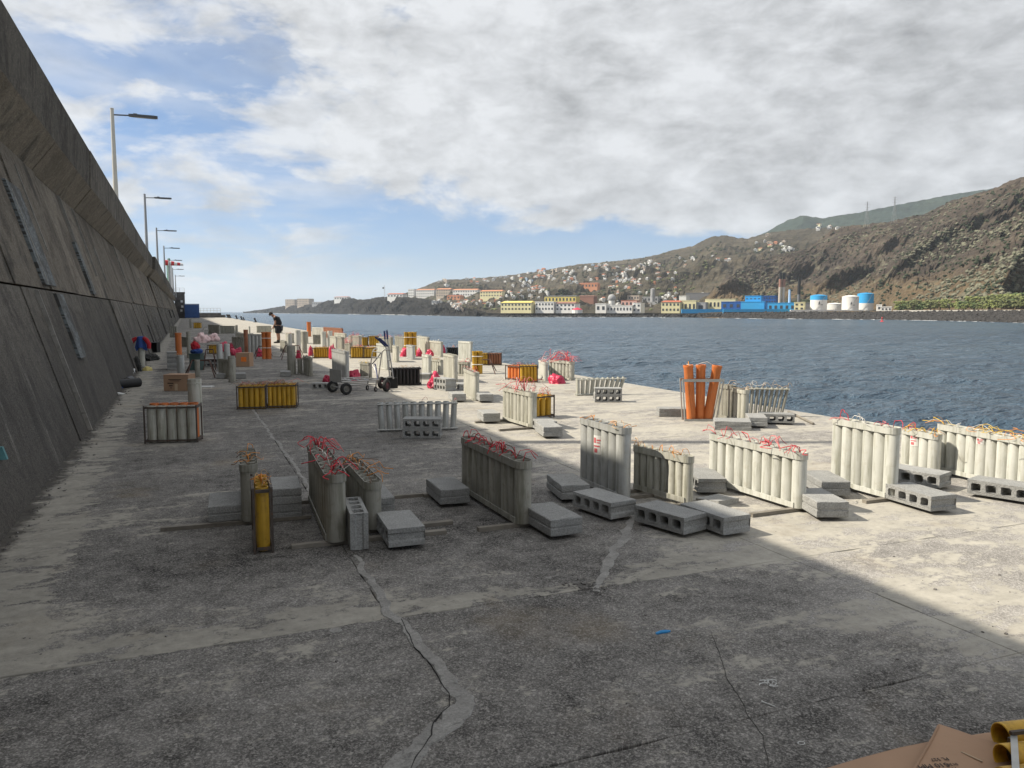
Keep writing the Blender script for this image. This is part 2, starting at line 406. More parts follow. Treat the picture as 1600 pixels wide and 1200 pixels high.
# ---------------------------------------------------------------- harbour wall
def wall_material(name, base, pale, lowz):
    m_ = bpy.data.materials.new(name); m_.use_nodes = True
    t = NT(m_.node_tree); bs = t.n['Principled BSDF']
    pos = t.node('ShaderNodeNewGeometry').outputs['Position']
    x, y, z = t.xyz(pos)
    st = t.noise(t.comb(0, t.m('MULTIPLY', y, 1.15), t.m('MULTIPLY', z, .20)), 1.0, 9, .66, .6)      # run-off streaks
    st2 = t.noise(t.comb(3, t.m('MULTIPLY', y, 5.), t.m('MULTIPLY', z, .9)), 1.0, 7, .7, .8)
    bl = t.m('ADD', t.m('MULTIPLY', t.m('SUBTRACT', t.noise(pos, .7, 8, .68, .8), .5), 1.7), .5)
    fi = t.noise(pos, 9, 7, .72, .2)
    gr = t.noise(pos, 70, 3, .7)
    k = t.m('ADD', t.m('MULTIPLY', st, .55), t.m('ADD', t.m('MULTIPLY', bl, .6), t.m('ADD', t.m('MULTIPLY', fi, .55), t.m('MULTIPLY', st2, .25))))
    f = t.smooth(k, .80, 1.14)
    c = t.mix(f, base, pale)
    black = t.m('MULTIPLY', t.smooth(t.m('ADD', t.m('MULTIPLY', st, .6), t.m('MULTIPLY', bl, .5)), .56, .74), .8)
    c = t.mix(black, c, (.032, .029, .026))
    oi = t.node('ShaderNodeObjectInfo')
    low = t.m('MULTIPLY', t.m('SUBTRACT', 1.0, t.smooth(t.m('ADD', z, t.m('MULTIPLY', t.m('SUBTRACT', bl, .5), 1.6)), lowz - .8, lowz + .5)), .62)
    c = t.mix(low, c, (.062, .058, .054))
    white = t.m('MULTIPLY', t.smooth(t.noise(t.comb(7, t.m('MULTIPLY', y, 3.4), t.m('MULTIPLY', z, .35)), 1.0, 9, .72, .5), .58, .70), .55)
    c = t.mix(white, c, (.30, .285, .255))
    g = t.v('SCALE', c); t.put(g.node.inputs['Scale'], t.m('MULTIPLY', t.lin(gr, .3, .7, .42, 1.66), t.lin(oi.outputs['Random'], 0, 1, .80, 1.22)))
    t.put(bs.inputs['Base Color'], g)
    bs.inputs['Roughness'].default_value = .93; bs.inputs['Specular IOR Level'].default_value = .25
    h = t.m('ADD', t.m('MULTIPLY', fi, .05), t.m('ADD', t.m('MULTIPLY', gr, .012), t.m('MULTIPLY', bl, .05)))
    t.put(bs.inputs['Normal'], t.node('ShaderNodeBump', inp={'Strength': .8, 'Distance': 1.0, 'Height': h}).outputs[0])
    return m_
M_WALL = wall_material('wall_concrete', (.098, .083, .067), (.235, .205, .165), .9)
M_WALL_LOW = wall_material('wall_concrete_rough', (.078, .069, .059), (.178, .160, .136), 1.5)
M_FLARE = wall_material('wall_flare_concrete', (.150, .126, .096), (.25, .215, .165), 0)  # lighter and browner: bounce light off the deck is painted in
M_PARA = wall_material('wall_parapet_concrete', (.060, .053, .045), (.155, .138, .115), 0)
M_SEAM = mat('wall_seam_mortar', (.26, .245, .22), .9, .3, 5, .5, 40, dirt=((.09, .085, .075), .8))
M_DARKSEAM = mat('wall_seam_dark', (.035, .032, .03), .95, .3, 5, .4)
wall = empty('harbour_wall', (-1.288, 0, 0), .008, 'tall dark concrete harbour wall with a sloping face and overhanging parapet along the quay', 'wall')
BAT = .29
WX = lambda z: -BAT * z                       # wall face x relative to its foot at z
core = MB(); 
core.prism([(-.13, -3.2), (-.13 + WX(1.9), 1.9), (-1.42, 4.2), (-1.30, 4.6), (-5.6, 4.6), (-5.6, -3.2)], 0, 227,
           Matrix(((1, 0, 0, 0), (0, 0, 1, -14), (0, 1, 0, 0), (0, 0, 0, 1))))
core.build('wall_core', M_WALL, wall)
SEG = 5.9; Y0 = 16.82 - 5 * SEG
def strip_mesh(y0, y1, sec, off):
    """a section [(x, z)] pulled along the pier"""
    b = MB(); n = len(sec)
    vs = [(x + off, y0, z) for x, z in sec] + [(x + off, y1, z) for x, z in sec]
    b.add(vs, [tuple(range(n - 1, -1, -1)), tuple(range(n, 2 * n))] + [(i, (i + 1) % n, n + (i + 1) % n, n + i) for i in range(n)])
    return b
rw = random.Random(11)
NSEG = 39
for s in range(NSEG):
    y0 = Y0 + s * SEG; y1 = y0 + SEG - .018
    sh = .20 if s >= 13 else 0.0
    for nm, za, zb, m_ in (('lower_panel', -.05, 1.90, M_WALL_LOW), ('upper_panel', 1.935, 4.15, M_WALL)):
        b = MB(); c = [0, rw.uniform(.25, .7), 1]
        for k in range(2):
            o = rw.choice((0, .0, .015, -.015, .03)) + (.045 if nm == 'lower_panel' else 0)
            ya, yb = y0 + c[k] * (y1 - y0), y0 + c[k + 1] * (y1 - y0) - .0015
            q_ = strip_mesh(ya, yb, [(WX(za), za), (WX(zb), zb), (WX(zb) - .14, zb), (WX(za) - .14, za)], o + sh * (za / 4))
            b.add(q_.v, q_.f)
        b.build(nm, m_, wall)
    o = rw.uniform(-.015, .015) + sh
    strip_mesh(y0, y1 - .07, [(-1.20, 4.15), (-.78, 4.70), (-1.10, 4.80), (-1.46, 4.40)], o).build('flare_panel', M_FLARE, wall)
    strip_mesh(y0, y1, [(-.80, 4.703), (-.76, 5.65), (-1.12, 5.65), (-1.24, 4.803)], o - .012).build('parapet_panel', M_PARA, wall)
    if y0 < 130:
        for q_ in range(rw.choice((2, 2, 3, 3))):
            yy = rw.uniform(y0 + .1, y1 - .2); up_ = rw.random() < .5
            za, zb = (1.99, 4.12) if up_ else (.02, 1.88)
            if rw.random() < .6:
                h = rw.uniform(.35, .8) * (zb - za); za = rw.uniform(za, zb - h); zb = za + h
            wd = rw.uniform(.03, .085); e = .05 if up_ else .095
            strip_mesh(yy, yy + wd, [(WX(za), za), (WX(zb), zb), (WX(zb) - .12, zb), (WX(za) - .12, za)], e + sh * .5).build('wall_seam', M_SEAM if rw.random() < .88 else M_DARKSEAM, wall)
# honeycombed strip where the form liner shows through
def liner_material():
    m_ = bpy.data.materials.new('honeycomb_strip'); m_.use_nodes = True
    t = NT(m_.node_tree); bs = t.n['Principled BSDF']; pos = t.node('ShaderNodeNewGeometry').outputs['Position']
    x, y, z = t.xyz(pos)
    v = t.node('ShaderNodeTexVoronoi', feature='DISTANCE_TO_EDGE', inp={'Vector': t.comb(0, t.m('MULTIPLY', y, 22), t.m('MULTIPLY', z, 16)), 'Scale': 1.0})
    f = t.m('MULTIPLY', t.m('SUBTRACT', 1.0, t.smooth(v.outputs['Distance'], .05, .22)), t.smooth(t.noise(pos, 2.5, 5, .6), .40, .56))
    t.put(bs.inputs['Base Color'], t.mix(f, (.06, .058, .054), (.17, .19, .195))); bs.inputs['Roughness'].default_value = .9
    t.put(bs.inputs['Normal'], t.node('ShaderNodeBump', inp={'Strength': .6, 'Distance': .02, 'Height': v.outputs['Distance']}).outputs[0])
    return m_
M_LINER = liner_material()
for ya, wa, za, zb, e in ((12.95, 1.05, 1.99, 3.45, .045), (13.3, .7, .9, 1.87, .088), (19.4, .6, 1.99, 3.1, .045)):
    strip_mesh(ya, ya + wa, [(WX(za), za), (WX(zb), zb), (WX(zb) - .12, zb), (WX(za) - .12, za)], e).build('honeycomb_strip', M_LINER, wall)
M_TEAL = mat('teal_paint_mark', (.10, .24, .25), .8, .3, 12, .2, dirt=((.07, .068, .06), .9))
for ya, za, zb in ((7.05, .66, .76), (7.12, .44, .54)):
    strip_mesh(ya, ya + .05, [(WX(za), za), (WX(zb), zb), (WX(zb) - .05, zb), (WX(za) - .05, za)], .085).build('paint_mark', M_TEAL, wall)

# ---------------------------------------------------------------- sea
def sea_material():
    m_ = bpy.data.materials.new('sea_water'); m_.use_nodes = True
    t = NT(m_.node_tree); bs = t.n['Principled BSDF']; pos = t.node('ShaderNodeNewGeometry').outputs['Position']
    mp = t.node('ShaderNodeMapping', inp={'Vector': pos, 'Rotation': (0, 0, R(18)), 'Scale': (.55, 1.25, 1)}).outputs[0]
    a = t.noise(mp, .16, 3, .5, .3); b_ = t.noise(mp, .75, 4, .6, .4); c = t.noise(mp, 3.2, 4, .6, .2)
    h = t.m('ADD', t.m('MULTIPLY', a, 3.0), t.m('ADD', t.m('MULTIPLY', b_, 2.0), t.m('MULTIPLY', c, .5)))
    t.put(bs.inputs['Normal'], t.node('ShaderNodeBump', inp={'Strength': .9, 'Distance': 1.0, 'Height': h}).outputs[0])
    gust = t.noise(t.scale(pos, (.5, 1.3, 1)), .012, 5, .6, .3)
    t.put(bs.inputs['Base Color'], t.mix(t.smooth(gust, .35, .65), (.052, .090, .132), (.074, .120, .166)))
    bs.inputs['Roughness'].default_value = .22; bs.inputs['IOR'].default_value = 1.33
    return m_
b = MB(); b.add([(-14000, -3000, SEA_Z), (16000, -3000, SEA_Z), (16000, 17000, SEA_Z), (-14000, 17000, SEA_Z)], [(0, 1, 2, 3)])
tag(b.build('sea', sea_material()), 'choppy blue grey sea between the quay and the far shore', kind='structure')

def sea_swell():
    """real wind waves on the harbour water, finer near the quay"""
    rg = np.random.default_rng(4)
    px = np.arange(420, 1760, 2.6); rows = 430
    D0, D1 = 11.0, 900.0
    k = np.arange(rows) / (rows - 1); D = D0 * (D1 / D0) ** k
    cols = []
    for x_ in px:
        d = ray(x_, HORIZON); m_ = d.x * sin(YAW) + d.y * cos(YAW); cols.append((d.x / m_, d.y / m_))
    cols = np.array(cols); X = cols[:, 0][:, None] * D; Y = cols[:, 1][:, None] * D
    X = np.maximum(X, 9.35 + 0 * X)
    sp = D * (np.log(D1 / D0) / rows); spx = D * 2.6 / F_PX
    res = np.maximum(sp, spx)
    Z = np.zeros_like(X)
    for i in range(70):
        lam = .40 * (8.5 / .40) ** rg.random(); th_ = R(244) + rg.normal(0, .42); kk = 2 * pi / lam
        amp = .0060 * lam ** .78; att = np.clip((lam / res - 1.6) / 2.0, 0, 1)
        ph = kk * (X * cos(th_) + Y * sin(th_)) + rg.random() * 6.28
        sn = np.sin(ph); Z += amp * att * (sn + .28 * np.cos(2 * ph))
    edge_ = np.clip((D1 - D) / 300, 0, 1); Z = Z * edge_ + .22
    nx, ny = X.shape
    vs = np.stack([X, Y, SEA_Z + Z], -1).reshape(-1, 3)
    idx = np.arange(nx * ny).reshape(nx, ny)
    q_ = np.stack([idx[:-1, :-1], idx[1:, :-1], idx[1:, 1:], idx[:-1, 1:]], -1).reshape(-1, 4)
    me = bpy.data.meshes.new('harbour_water')
    me.vertices.add(len(vs)); me.vertices.foreach_set('co', vs.ravel())
    me.loops.add(q_.size); me.loops.foreach_set('vertex_index', q_.ravel())
    me.polygons.add(len(q_)); me.polygons.foreach_set('loop_start', np.arange(0, q_.size, 4)); me.polygons.foreach_set('loop_total', np.full(len(q_), 4))
    me.update(); me.validate(); me.polygons.foreach_set('use_smooth', [True] * len(me.polygons))
    me.materials.append(bpy.data.materials['sea_water'])
    tag(link('harbour_water', me), 'rippled harbour water close to the quay', kind='structure')
sea_swell()
# ================================================================ THINGS ON THE QUAY
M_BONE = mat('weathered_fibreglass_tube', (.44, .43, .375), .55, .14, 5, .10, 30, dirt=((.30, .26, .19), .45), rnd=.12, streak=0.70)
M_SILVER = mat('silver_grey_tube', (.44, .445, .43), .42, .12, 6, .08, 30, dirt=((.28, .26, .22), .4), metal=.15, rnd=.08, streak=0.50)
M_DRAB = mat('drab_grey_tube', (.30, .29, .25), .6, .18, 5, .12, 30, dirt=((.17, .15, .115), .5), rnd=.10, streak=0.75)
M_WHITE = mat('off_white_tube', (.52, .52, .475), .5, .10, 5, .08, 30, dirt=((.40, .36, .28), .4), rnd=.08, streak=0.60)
M_YELLOW = mat('yellow_tube', (.54, .315, .03), .5, .20, 6, .08, 30, dirt=((.22, .12, .03), .6), rnd=.12, streak=0.65)
M_ORANGE = mat('orange_pipe', (.56, .165, .045), .45, .14, 4, .06, 30, dirt=((.45, .22, .10), .45), rnd=.08, streak=0.45)
M_BROWN = mat('rusty_brown_tube', (.27, .11, .06), .65, .25, 5, .12, 30, dirt=((.10, .06, .04), .6), rnd=.15, streak=0.65)
M_BLACK = mat('black_tube', (.022, .022, .022), .5, .3, 5, .08, 30, rnd=.2)
M_INK = mat('black_plastic', (.018, .018, .019), .6, .3, 5, .08, 30)
M_FRAME = mat('rusty_dark_frame', (.075, .06, .05), .7, .35, 14, .2, 50, dirt=((.16, .075, .035), .6))
M_STEEL = mat('galvanised_steel', (.42, .42, .40), .45, .15, 9, .08, 60, metal=.5)
M_BAR = mat('weathered_batten', (.20, .18, .15), .75, .25, 7, .25, 40, dirt=((.11, .09, .07), .6))
M_BLOCK = mat('concrete_block', (.30, .30, .29), .95, .14, 7, .9, 70, dirt=((.20, .195, .185), .5), rnd=.12, grain=.32)
M_CARD = mat('cardboard', (.37, .235, .15), .85, .08, 4, .12, 40, rnd=.06)
M_CARD_IN = mat('cardboard_core', (.22, .13, .08), .9, .15, 9, .2)
M_PRINT = mat('black_print', (.03, .025, .025), .8, .2, 20, 0)
M_TAPE = mat('clear_brown_tape', (.50, .38, .26), .35, .08, 5, .05)
M_LABEL_W = mat('white_label', (.70, .69, .66), .6, .08, 12, 0)
M_LABEL_R = mat('red_label_print', (.55, .13, .14), .6, .15, 20, 0)
M_LABEL_O = mat('orange_label', (.80, .20, .03), .6, .1, 20, 0)
WIRE = {k: mat(k + '_fuse', c, .5, .12, 20, 0) for k, c in dict(red=(.62, .035, .055), pink=(.74, .22, .22), orange=(.70, .27, .05), yellow=(.72, .47, .05), white=(.72, .68, .62), brown=(.16, .085, .045), tan=(.56, .38, .22)).items()}
M_BAG = mat('red_plastic_bag', (.46, .03, .075), .38, .18, 9, .35, 20, rnd=.1)
M_BAGW = mat('pale_pink_bag', (.70, .50, .49), .45, .15, 9, .35, 20)
M_BLUE_CLOTH = mat('blue_cloth', (.03, .075, .26), .85, .2, 9, .3, 30)
M_RED_CLOTH = mat('red_cloth', (.42, .02, .03), .85, .2, 9, .3, 30)
M_RUBBER = mat('black_rubber', (.02, .02, .02), .8, .3, 20, .3, 60)
M_HUB = mat('dark_red_hub', (.09, .03, .035), .6, .25, 12, .1)
M_BLUEGRIP = mat('dark_blue_grip', (.02, .03, .11), .5, .15, 12, .1)

_cache = {}
def tube_me(r, h, m_, wall=.006, n=16, rim=0.0):
    key = ('t', round(r, 4), round(h, 3), m_.name, rim)
    if key not in _cache:
        pr = [(.001, .002), (r, 0), (r, h - .10 * 0 - .004), (r - .0012, h), (r - wall, h), (r - wall - .001, h - .004), (r - wall, h * .35), (.001, h * .35)]
        if rim: pr = [(.001, .002), (r, 0), (r, h - rim), (r * 1.10, h - rim + .012), (r * 1.10, h - .006), (r * 1.08, h), (r - wall, h), (r - wall, h * .35), (.001, h * .35)]
        _cache[key] = MB().lathe(pr, n).mesh('tube', m_, 35)
    return _cache[key]
def wire(parent, pts, col, r=.0035, name='fuse_wire'):
    b = MB().tube(pts, r, 5)
    return b.build(name, WIRE[col], parent, smooth=180)
def squiggle(p, rng, lift, reach, n=5):
    """a stiff fuse that rises from p, kinks and droops"""
    a = rng.uniform(0, 6.28); P = [Vector(p)]
    d = Vector((cos(a), sin(a), 0)) * reach
    ks = sorted(rng.uniform(.15, .9) for _ in range(2))
    for i in range(1, n + 1):
        f = i / n
        z = lift * (1 - (2 * f - .85) ** 2) * 1.0
        side = Vector((-d.y, d.x, 0)) * (rng.uniform(-.35, .35))
        P.append(Vector(p) + d * f + side * f + Vector((0, 0, max(z, .004) + rng.uniform(-.01, .015))))
    if rng.random() < .55:
        return [P[0]] + [p + Vector((0, 0, rng.uniform(-.012, .02))) for k, p in enumerate(P[1:]) if k != 1]
    out = []
    for i in range(len(P) - 1):
        q0 = P[max(i - 1, 0)]; q1, q2 = P[i], P[i + 1]; q3 = P[min(i + 2, len(P) - 1)]
        for k in range(3):
            t = k / 3
            out.append(.5 * ((2 * q1) + (q2 - q0) * t + (2 * q0 - 5 * q1 + 4 * q2 - q3) * t * t + (3 * q1 - q0 - 3 * q2 + q3) * t ** 3))
    out.append(P[-1]); return out
def fuses(root, spots, spec, seed, lift=.08, reach=.16, r=.004):
    rng = random.Random(seed)
    for col, n in spec:
        for _ in range(n):
            p = rng.choice(spots)
            wire(root, squiggle(p, rng, lift * rng.uniform(.15, .95), reach * rng.uniform(.4, 1.3)), col, r * rng.uniform(.4, .85))

G_RACK = 'firework mortar tube racks standing on the quay'
def stadium(L, r, n=8):
    P = []
    for k in range(n + 1):
        a = -pi / 2 + pi * k / n; P.append((L / 2 + r * cos(a), r * sin(a)))
    for k in range(n + 1):
        a = pi / 2 + pi * k / n; P.append((-L / 2 + r * cos(a), r * sin(a)))
    return P
def ring_band(L, r, z0, z1, th=.005):
    b = MB(); o = stadium(L, r + th); i_ = stadium(L, r); n = len(o)
    vs = [(x, y, z0) for x, y in o] + [(x, y, z1) for x, y in o] + [(x, y, z1) for x, y in i_] + [(x, y, z0) for x, y in i_]
    fs = []
    for k in range(n):
        k2 = (k + 1) % n
        for a in range(4): fs.append((a * n + k, a * n + k2, ((a + 1) % 4) * n + k2, ((a + 1) % 4) * n + k))
    b.add(vs, fs); return b
def hgt(px, yb, yt):
    """height of something whose foot shows at (px, yb) and top at yt"""
    P = at(px, yb); d = ray(px, yt); k = Vector((P.x, P.y)).length / Vector((d.x, d.y)).length
    return CAM_H + d.z * k
def rack(pb, pf, yt, n, m_, label, feet=None, fz=(), fan=None, band=True, r=None, mband=None, sticker=(), lift=.08, reach=.16, wr=.004, every=None, name='tube_rack', cat='tube rack', bars=True, lean=0.0):
    """a single row of mortar tubes between a top band and bottom rails, set on cross battens"""
    a, c = at(*pb), at(*pf); u = c - a; Ls = u.length; rz = math.atan2(u.y, u.x)
    H = hgt(pf[0], pf[1], yt)
    if r is None and n > 1 and Ls / (n - 1) > .15: n = int(round(Ls / .118)) + 1
    sp = Ls / max(n - 1, 1)
    if r is None: r = sp * (.38 if fan else .49) if n > 1 else .055
    root = empty(name, ((a.x + c.x) / 2, (a.y + c.y) / 2, 0), rz, label, cat, G_RACK)
    z0 = .03 if feet else .004
    mb_ = mband or m_
    spots = []
    for k in range(n):
        x = -Ls / 2 + k * sp if n > 1 else 0
        ht = H - z0 - .004
        if fan:
            t = fan[0] + (fan[1] - fan[0]) * k / max(n - 1, 1)
            link('tube', tube_me(r, ht / cos(t) if abs(t) < 1 else ht, m_), root, (x, 0, z0), (lean, t, 0))
            spots.append((x + sin(t) * ht, 0, H))
        else:
            link('tube', tube_me(r, ht, m_), root, (x, 0, z0), (0, 0, random.uniform(0, 6)))
            spots.append((x, 0, H - .01))
    if band and not fan:
        ring_band(Ls, r + .0015, H - .055, H + .001).build('top_band', mb_, root)
        if bars:
            for s in (-1, 1):
                MB().box(-Ls / 2 - .01, Ls / 2 + .01, s * (r + .004) - .004, s * (r + .004) + .004, z0 + .002, z0 + .045).build('bottom_rail', mb_, root)
    if fan:
        dx0, dx1 = sin(fan[0]) * H, sin(fan[1]) * H
        for s in (-1, 1):
            e = s * (r + .006)
            MB().tube([(-Ls / 2 + dx0 - r, e, H - .03), (Ls / 2 + dx1 + r, e, H - .03)], .010, 6).build('top_rail', mb_, root)
            MB().tube([(-Ls / 2 - r - .02, e, z0 + .02), (Ls / 2 + r + .02, e, z0 + .02)], .012, 6).build('bottom_rail', mb_, root)
    if feet:
        for x, (l, rt) in zip((-Ls / 2, Ls / 2), (feet[0:2], feet[2:4])):
            if l + rt > 0:
                MB().box(x - .022, x + .022, -l, rt, .001, .029, None, .003).build('foot_batten', M_BAR, root)
    for k, side, zc, w_, h_ in sticker:
        x = -Ls / 2 + k * sp
        a0 = side - w_ / r / 2; a1 = side + w_ / r / 2
        T = Matrix.Translation((x, 0, 0))
        st = MB().lathe([(r + .0015, zc - h_ / 2), (r + .0015, zc + h_ / 2)], 6, T, (a0, a1)).build('sticker', M_LABEL_W, root)
        mk = MB()
        for q0, q1, v0, v1 in ((.12, .42, .60, .88), (.50, .88, .72, .80), (.50, .80, .60, .66), (.15, .80, .40, .48), (.22, .58, .10, .32)):
            mk.lathe([(r + .003, zc - h_ / 2 + h_ * v0), (r + .003, zc - h_ / 2 + h_ * v1)], 3, T, (a0 + (a1 - a0) * q0, a0 + (a1 - a0) * q1))
        mk.build('red_print', M_LABEL_R, st)
    if fz: fuses(root, spots, fz, hash(label) % 9999 if False else sum(map(ord, label)), lift, reach, wr)
    return root

# local +y of a rack is the side to its left when walking from pb to pf (the far / right side for rows coming towards us)
# ------------------------------------------------ the near racks
FZR = [('red', 16), ('pink', 5)]
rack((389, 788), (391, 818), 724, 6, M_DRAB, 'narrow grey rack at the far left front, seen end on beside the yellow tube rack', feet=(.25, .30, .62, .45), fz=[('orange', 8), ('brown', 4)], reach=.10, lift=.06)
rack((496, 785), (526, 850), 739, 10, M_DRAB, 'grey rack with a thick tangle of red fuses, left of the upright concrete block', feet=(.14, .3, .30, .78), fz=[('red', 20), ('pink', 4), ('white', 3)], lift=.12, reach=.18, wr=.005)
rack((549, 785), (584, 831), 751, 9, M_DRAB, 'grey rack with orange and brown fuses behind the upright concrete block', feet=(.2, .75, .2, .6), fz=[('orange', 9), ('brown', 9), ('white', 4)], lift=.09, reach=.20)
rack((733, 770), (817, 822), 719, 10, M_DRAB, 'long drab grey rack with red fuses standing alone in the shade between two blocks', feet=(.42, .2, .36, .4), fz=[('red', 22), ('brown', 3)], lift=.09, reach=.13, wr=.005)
rack((917, 757), (973, 781), 667, 5, M_SILVER, 'tall silver rack of five wide tubes behind the block with four holes', feet=(.2, .2, .3, .3), fz=[('orange', 4), ('tan', 4)], sticker=((2, -1.15, .42, .10, .17),), mband=M_SILVER, lift=.05)
rack((997, 768), (1074, 790), 712, 8, M_BONE, 'short bone coloured rack half in sunlight, right of the tall silver rack', feet=(.2, .2, .55, .2), fz=[('tan', 7), ('orange', 7)], lift=.06, reach=.10)
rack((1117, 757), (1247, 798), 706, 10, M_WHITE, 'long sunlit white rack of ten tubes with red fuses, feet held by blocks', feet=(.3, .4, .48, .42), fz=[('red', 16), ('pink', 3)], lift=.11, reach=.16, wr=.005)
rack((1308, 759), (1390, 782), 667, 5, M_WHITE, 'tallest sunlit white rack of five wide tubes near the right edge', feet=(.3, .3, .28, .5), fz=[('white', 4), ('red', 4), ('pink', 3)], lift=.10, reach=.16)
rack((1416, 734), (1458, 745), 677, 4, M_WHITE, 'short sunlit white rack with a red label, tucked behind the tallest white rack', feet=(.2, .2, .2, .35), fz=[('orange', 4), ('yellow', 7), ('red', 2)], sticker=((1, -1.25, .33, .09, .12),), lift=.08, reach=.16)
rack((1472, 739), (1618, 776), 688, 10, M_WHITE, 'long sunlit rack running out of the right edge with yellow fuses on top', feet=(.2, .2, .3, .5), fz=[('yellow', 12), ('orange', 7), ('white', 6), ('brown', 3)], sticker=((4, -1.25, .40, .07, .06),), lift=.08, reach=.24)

# yellow narrow rack: tubes clamped between two dark angle posts
def frame_rack(fl, fr, depth, yt, cols, rows, m_, label, mframe=M_FRAME, fz=(), r=None, lift=.05, reach=.12, name='boxed_tube_rack', clad=False, wr=.004, rear=None, back_up=.0, back=None):
    """a block of tubes, cols across and rows deep, in a welded frame with corner posts"""
    a, c = at(*fl), at(*fr); u = (c - a); W = u.length; rz = math.atan2(u.y, u.x)
    H = hgt((fl[0] + fr[0]) / 2, (fl[1] + fr[1]) / 2, yt)
    if back:
        dv = at(*back) - (a + c) / 2; rz = math.atan2(dv.y, dv.x) - pi / 2
    root = empty(name, ((a.x + c.x) / 2, (a.y + c.y) / 2, 0), rz, label, 'tube rack', G_RACK)
    sx, sy = W / cols, depth / rows; rr = min(sx, sy) * .48 if r is None else r
    spots = []
    for i in range(cols):
        for j in range(rows):
            x, y = -W / 2 + (i + .5) * sx, (j + .5) * sy
            mm = rear if (rear and j == rows - 1) else m_
            hh = H - .012 + (back_up if (rear and j == rows - 1) else 0)
            link('tube', tube_me(rr, hh, mm), root, (x, y, .008), (0, 0, random.uniform(0, 6)))
            spots.append((x, y, H))
    for x in (-W / 2 - .012, W / 2 + .012):
        for y in (-.012, depth + .012):
            MB().box(x - .008, x + .008, y - .008, y + .008, .001, H + .004).build('corner_post', mframe, root)
    for z in (.02, H - .032):
        f = MB()
        f.box(-W / 2, W / 2, -.014, -.004, z, z + .022); f.box(-W / 2, W / 2, depth + .004, depth + .014, z, z + .022)
        f.box(-W / 2 - .022, -W / 2 - .004, .001, depth - .001, z, z + .022); f.box(W / 2 + .004, W / 2 + .022, .001, depth - .001, z, z + .03)
        f.build('frame_rail', mframe, root)
    if fz: fuses(root, spots, fz, sum(map(ord, label)), lift, reach, wr)
    return root
frame_rack((402, 864), (423, 864), .46, 762, 1, 4, M_YELLOW, 'slim yellow tube rack in a dark metal frame, nearest the camera at left', fz=[('orange', 10), ('tan', 4)], reach=.07, lift=.05, back=(409, 838))
frame_rack((229, 693), (307, 691), .25, 634, 5, 2, M_BONE, 'framed rack with five bone tubes in front of five orange ones by the cardboard box', rear=M_ORANGE, back_up=.02)
frame_rack((372, 640), (414, 639), .42, 603, 5, 4, M_YELLOW, 'left box of the pair of yellow tube boxes with fuses spread over the top', fz=[('brown', 16), ('pink', 7), ('tan', 10)], reach=.22, lift=.07)
frame_rack((418, 638), (462, 637), .42, 601, 6, 4, M_YELLOW, 'right box of the pair of yellow tube boxes with fuses spread over the top', fz=[('brown', 16), ('pink', 7), ('tan', 10)], reach=.22, lift=.07)
frame_rack((612, 603), (657, 602), .30, 575, 8, 3, M_BLACK, 'low black tube box behind the hand trolley', mframe=M_INK, fz=[('tan', 8), ('white', 3)], reach=.12)
frame_rack((837, 655), (864, 652), .28, 618, 3, 3, M_YELLOW, 'yellow tube box right behind the bone rack with red and white fuses', fz=[('red', 6), ('orange', 3)], lift=.12)
frame_rack((813, 598), (839, 598), .35, 571, 5, 3, M_YELLOW, 'yellow tube box leaning out beside the orange brown one near the quay edge', fz=[('brown', 5), ('pink', 4)])
frame_rack((791, 593), (812, 595), .40, 571, 4, 3, M_ORANGE, 'orange brown tube box joined to the yellow one near the quay edge', fz=[('pink', 5), ('brown', 4)])
frame_rack((763, 571), (783, 571), .35, 552, 5, 3, M_BROWN, 'brown tube box at the quay edge behind the yellow bundle', fz=[('brown', 3)])
frame_rack((750, 571), (762, 571), .35, 552, 3, 3, M_YELLOW, 'dark yellow tube box at the quay edge beside the brown one')
frame_rack((489, 560), (512, 560), .45, 543, 6, 3, M_YELLOW, 'squat yellow tube box in the middle of the field with brown top', fz=[('brown', 5), ('orange', 4)])
frame_rack((548, 560), (567, 560), .4, 542, 5, 3, M_YELLOW, 'left one of two joined yellow boxes under a ridge of red fuses', fz=[('red', 9), ('pink', 4)], lift=.1)
frame_rack((569, 560), (592, 559), .4, 543, 5, 3, M_YELLOW, 'right one of two joined yellow boxes under a ridge of red fuses', fz=[('red', 6), ('white', 5)], lift=.1)
frame_rack((565, 541), (574, 541), .4, 527, 3, 2, M_YELLOW, 'small bright yellow tube box far back in the sun')
frame_rack((576, 541), (590, 541), .4, 525, 4, 2, M_YELLOW, 'amber tube box far back in the sun behind the trolley')
frame_rack((302, 513), (313, 513), .4, 504, 4, 2, M_YELLOW, 'faded yellow tube box deep in the shade near the wall end')
frame_rack((325, 553), (341, 553), .35, 539, 5, 2, M_YELLOW, 'dark yellow tube box under the heap of bags in the shade')
frame_rack((698, 556), (715, 556), .35, 543, 5, 2, M_BLACK, 'small black tube box with pale fuses near the quay edge', mframe=M_INK, fz=[('tan', 8), ('pink', 5)], lift=.12)

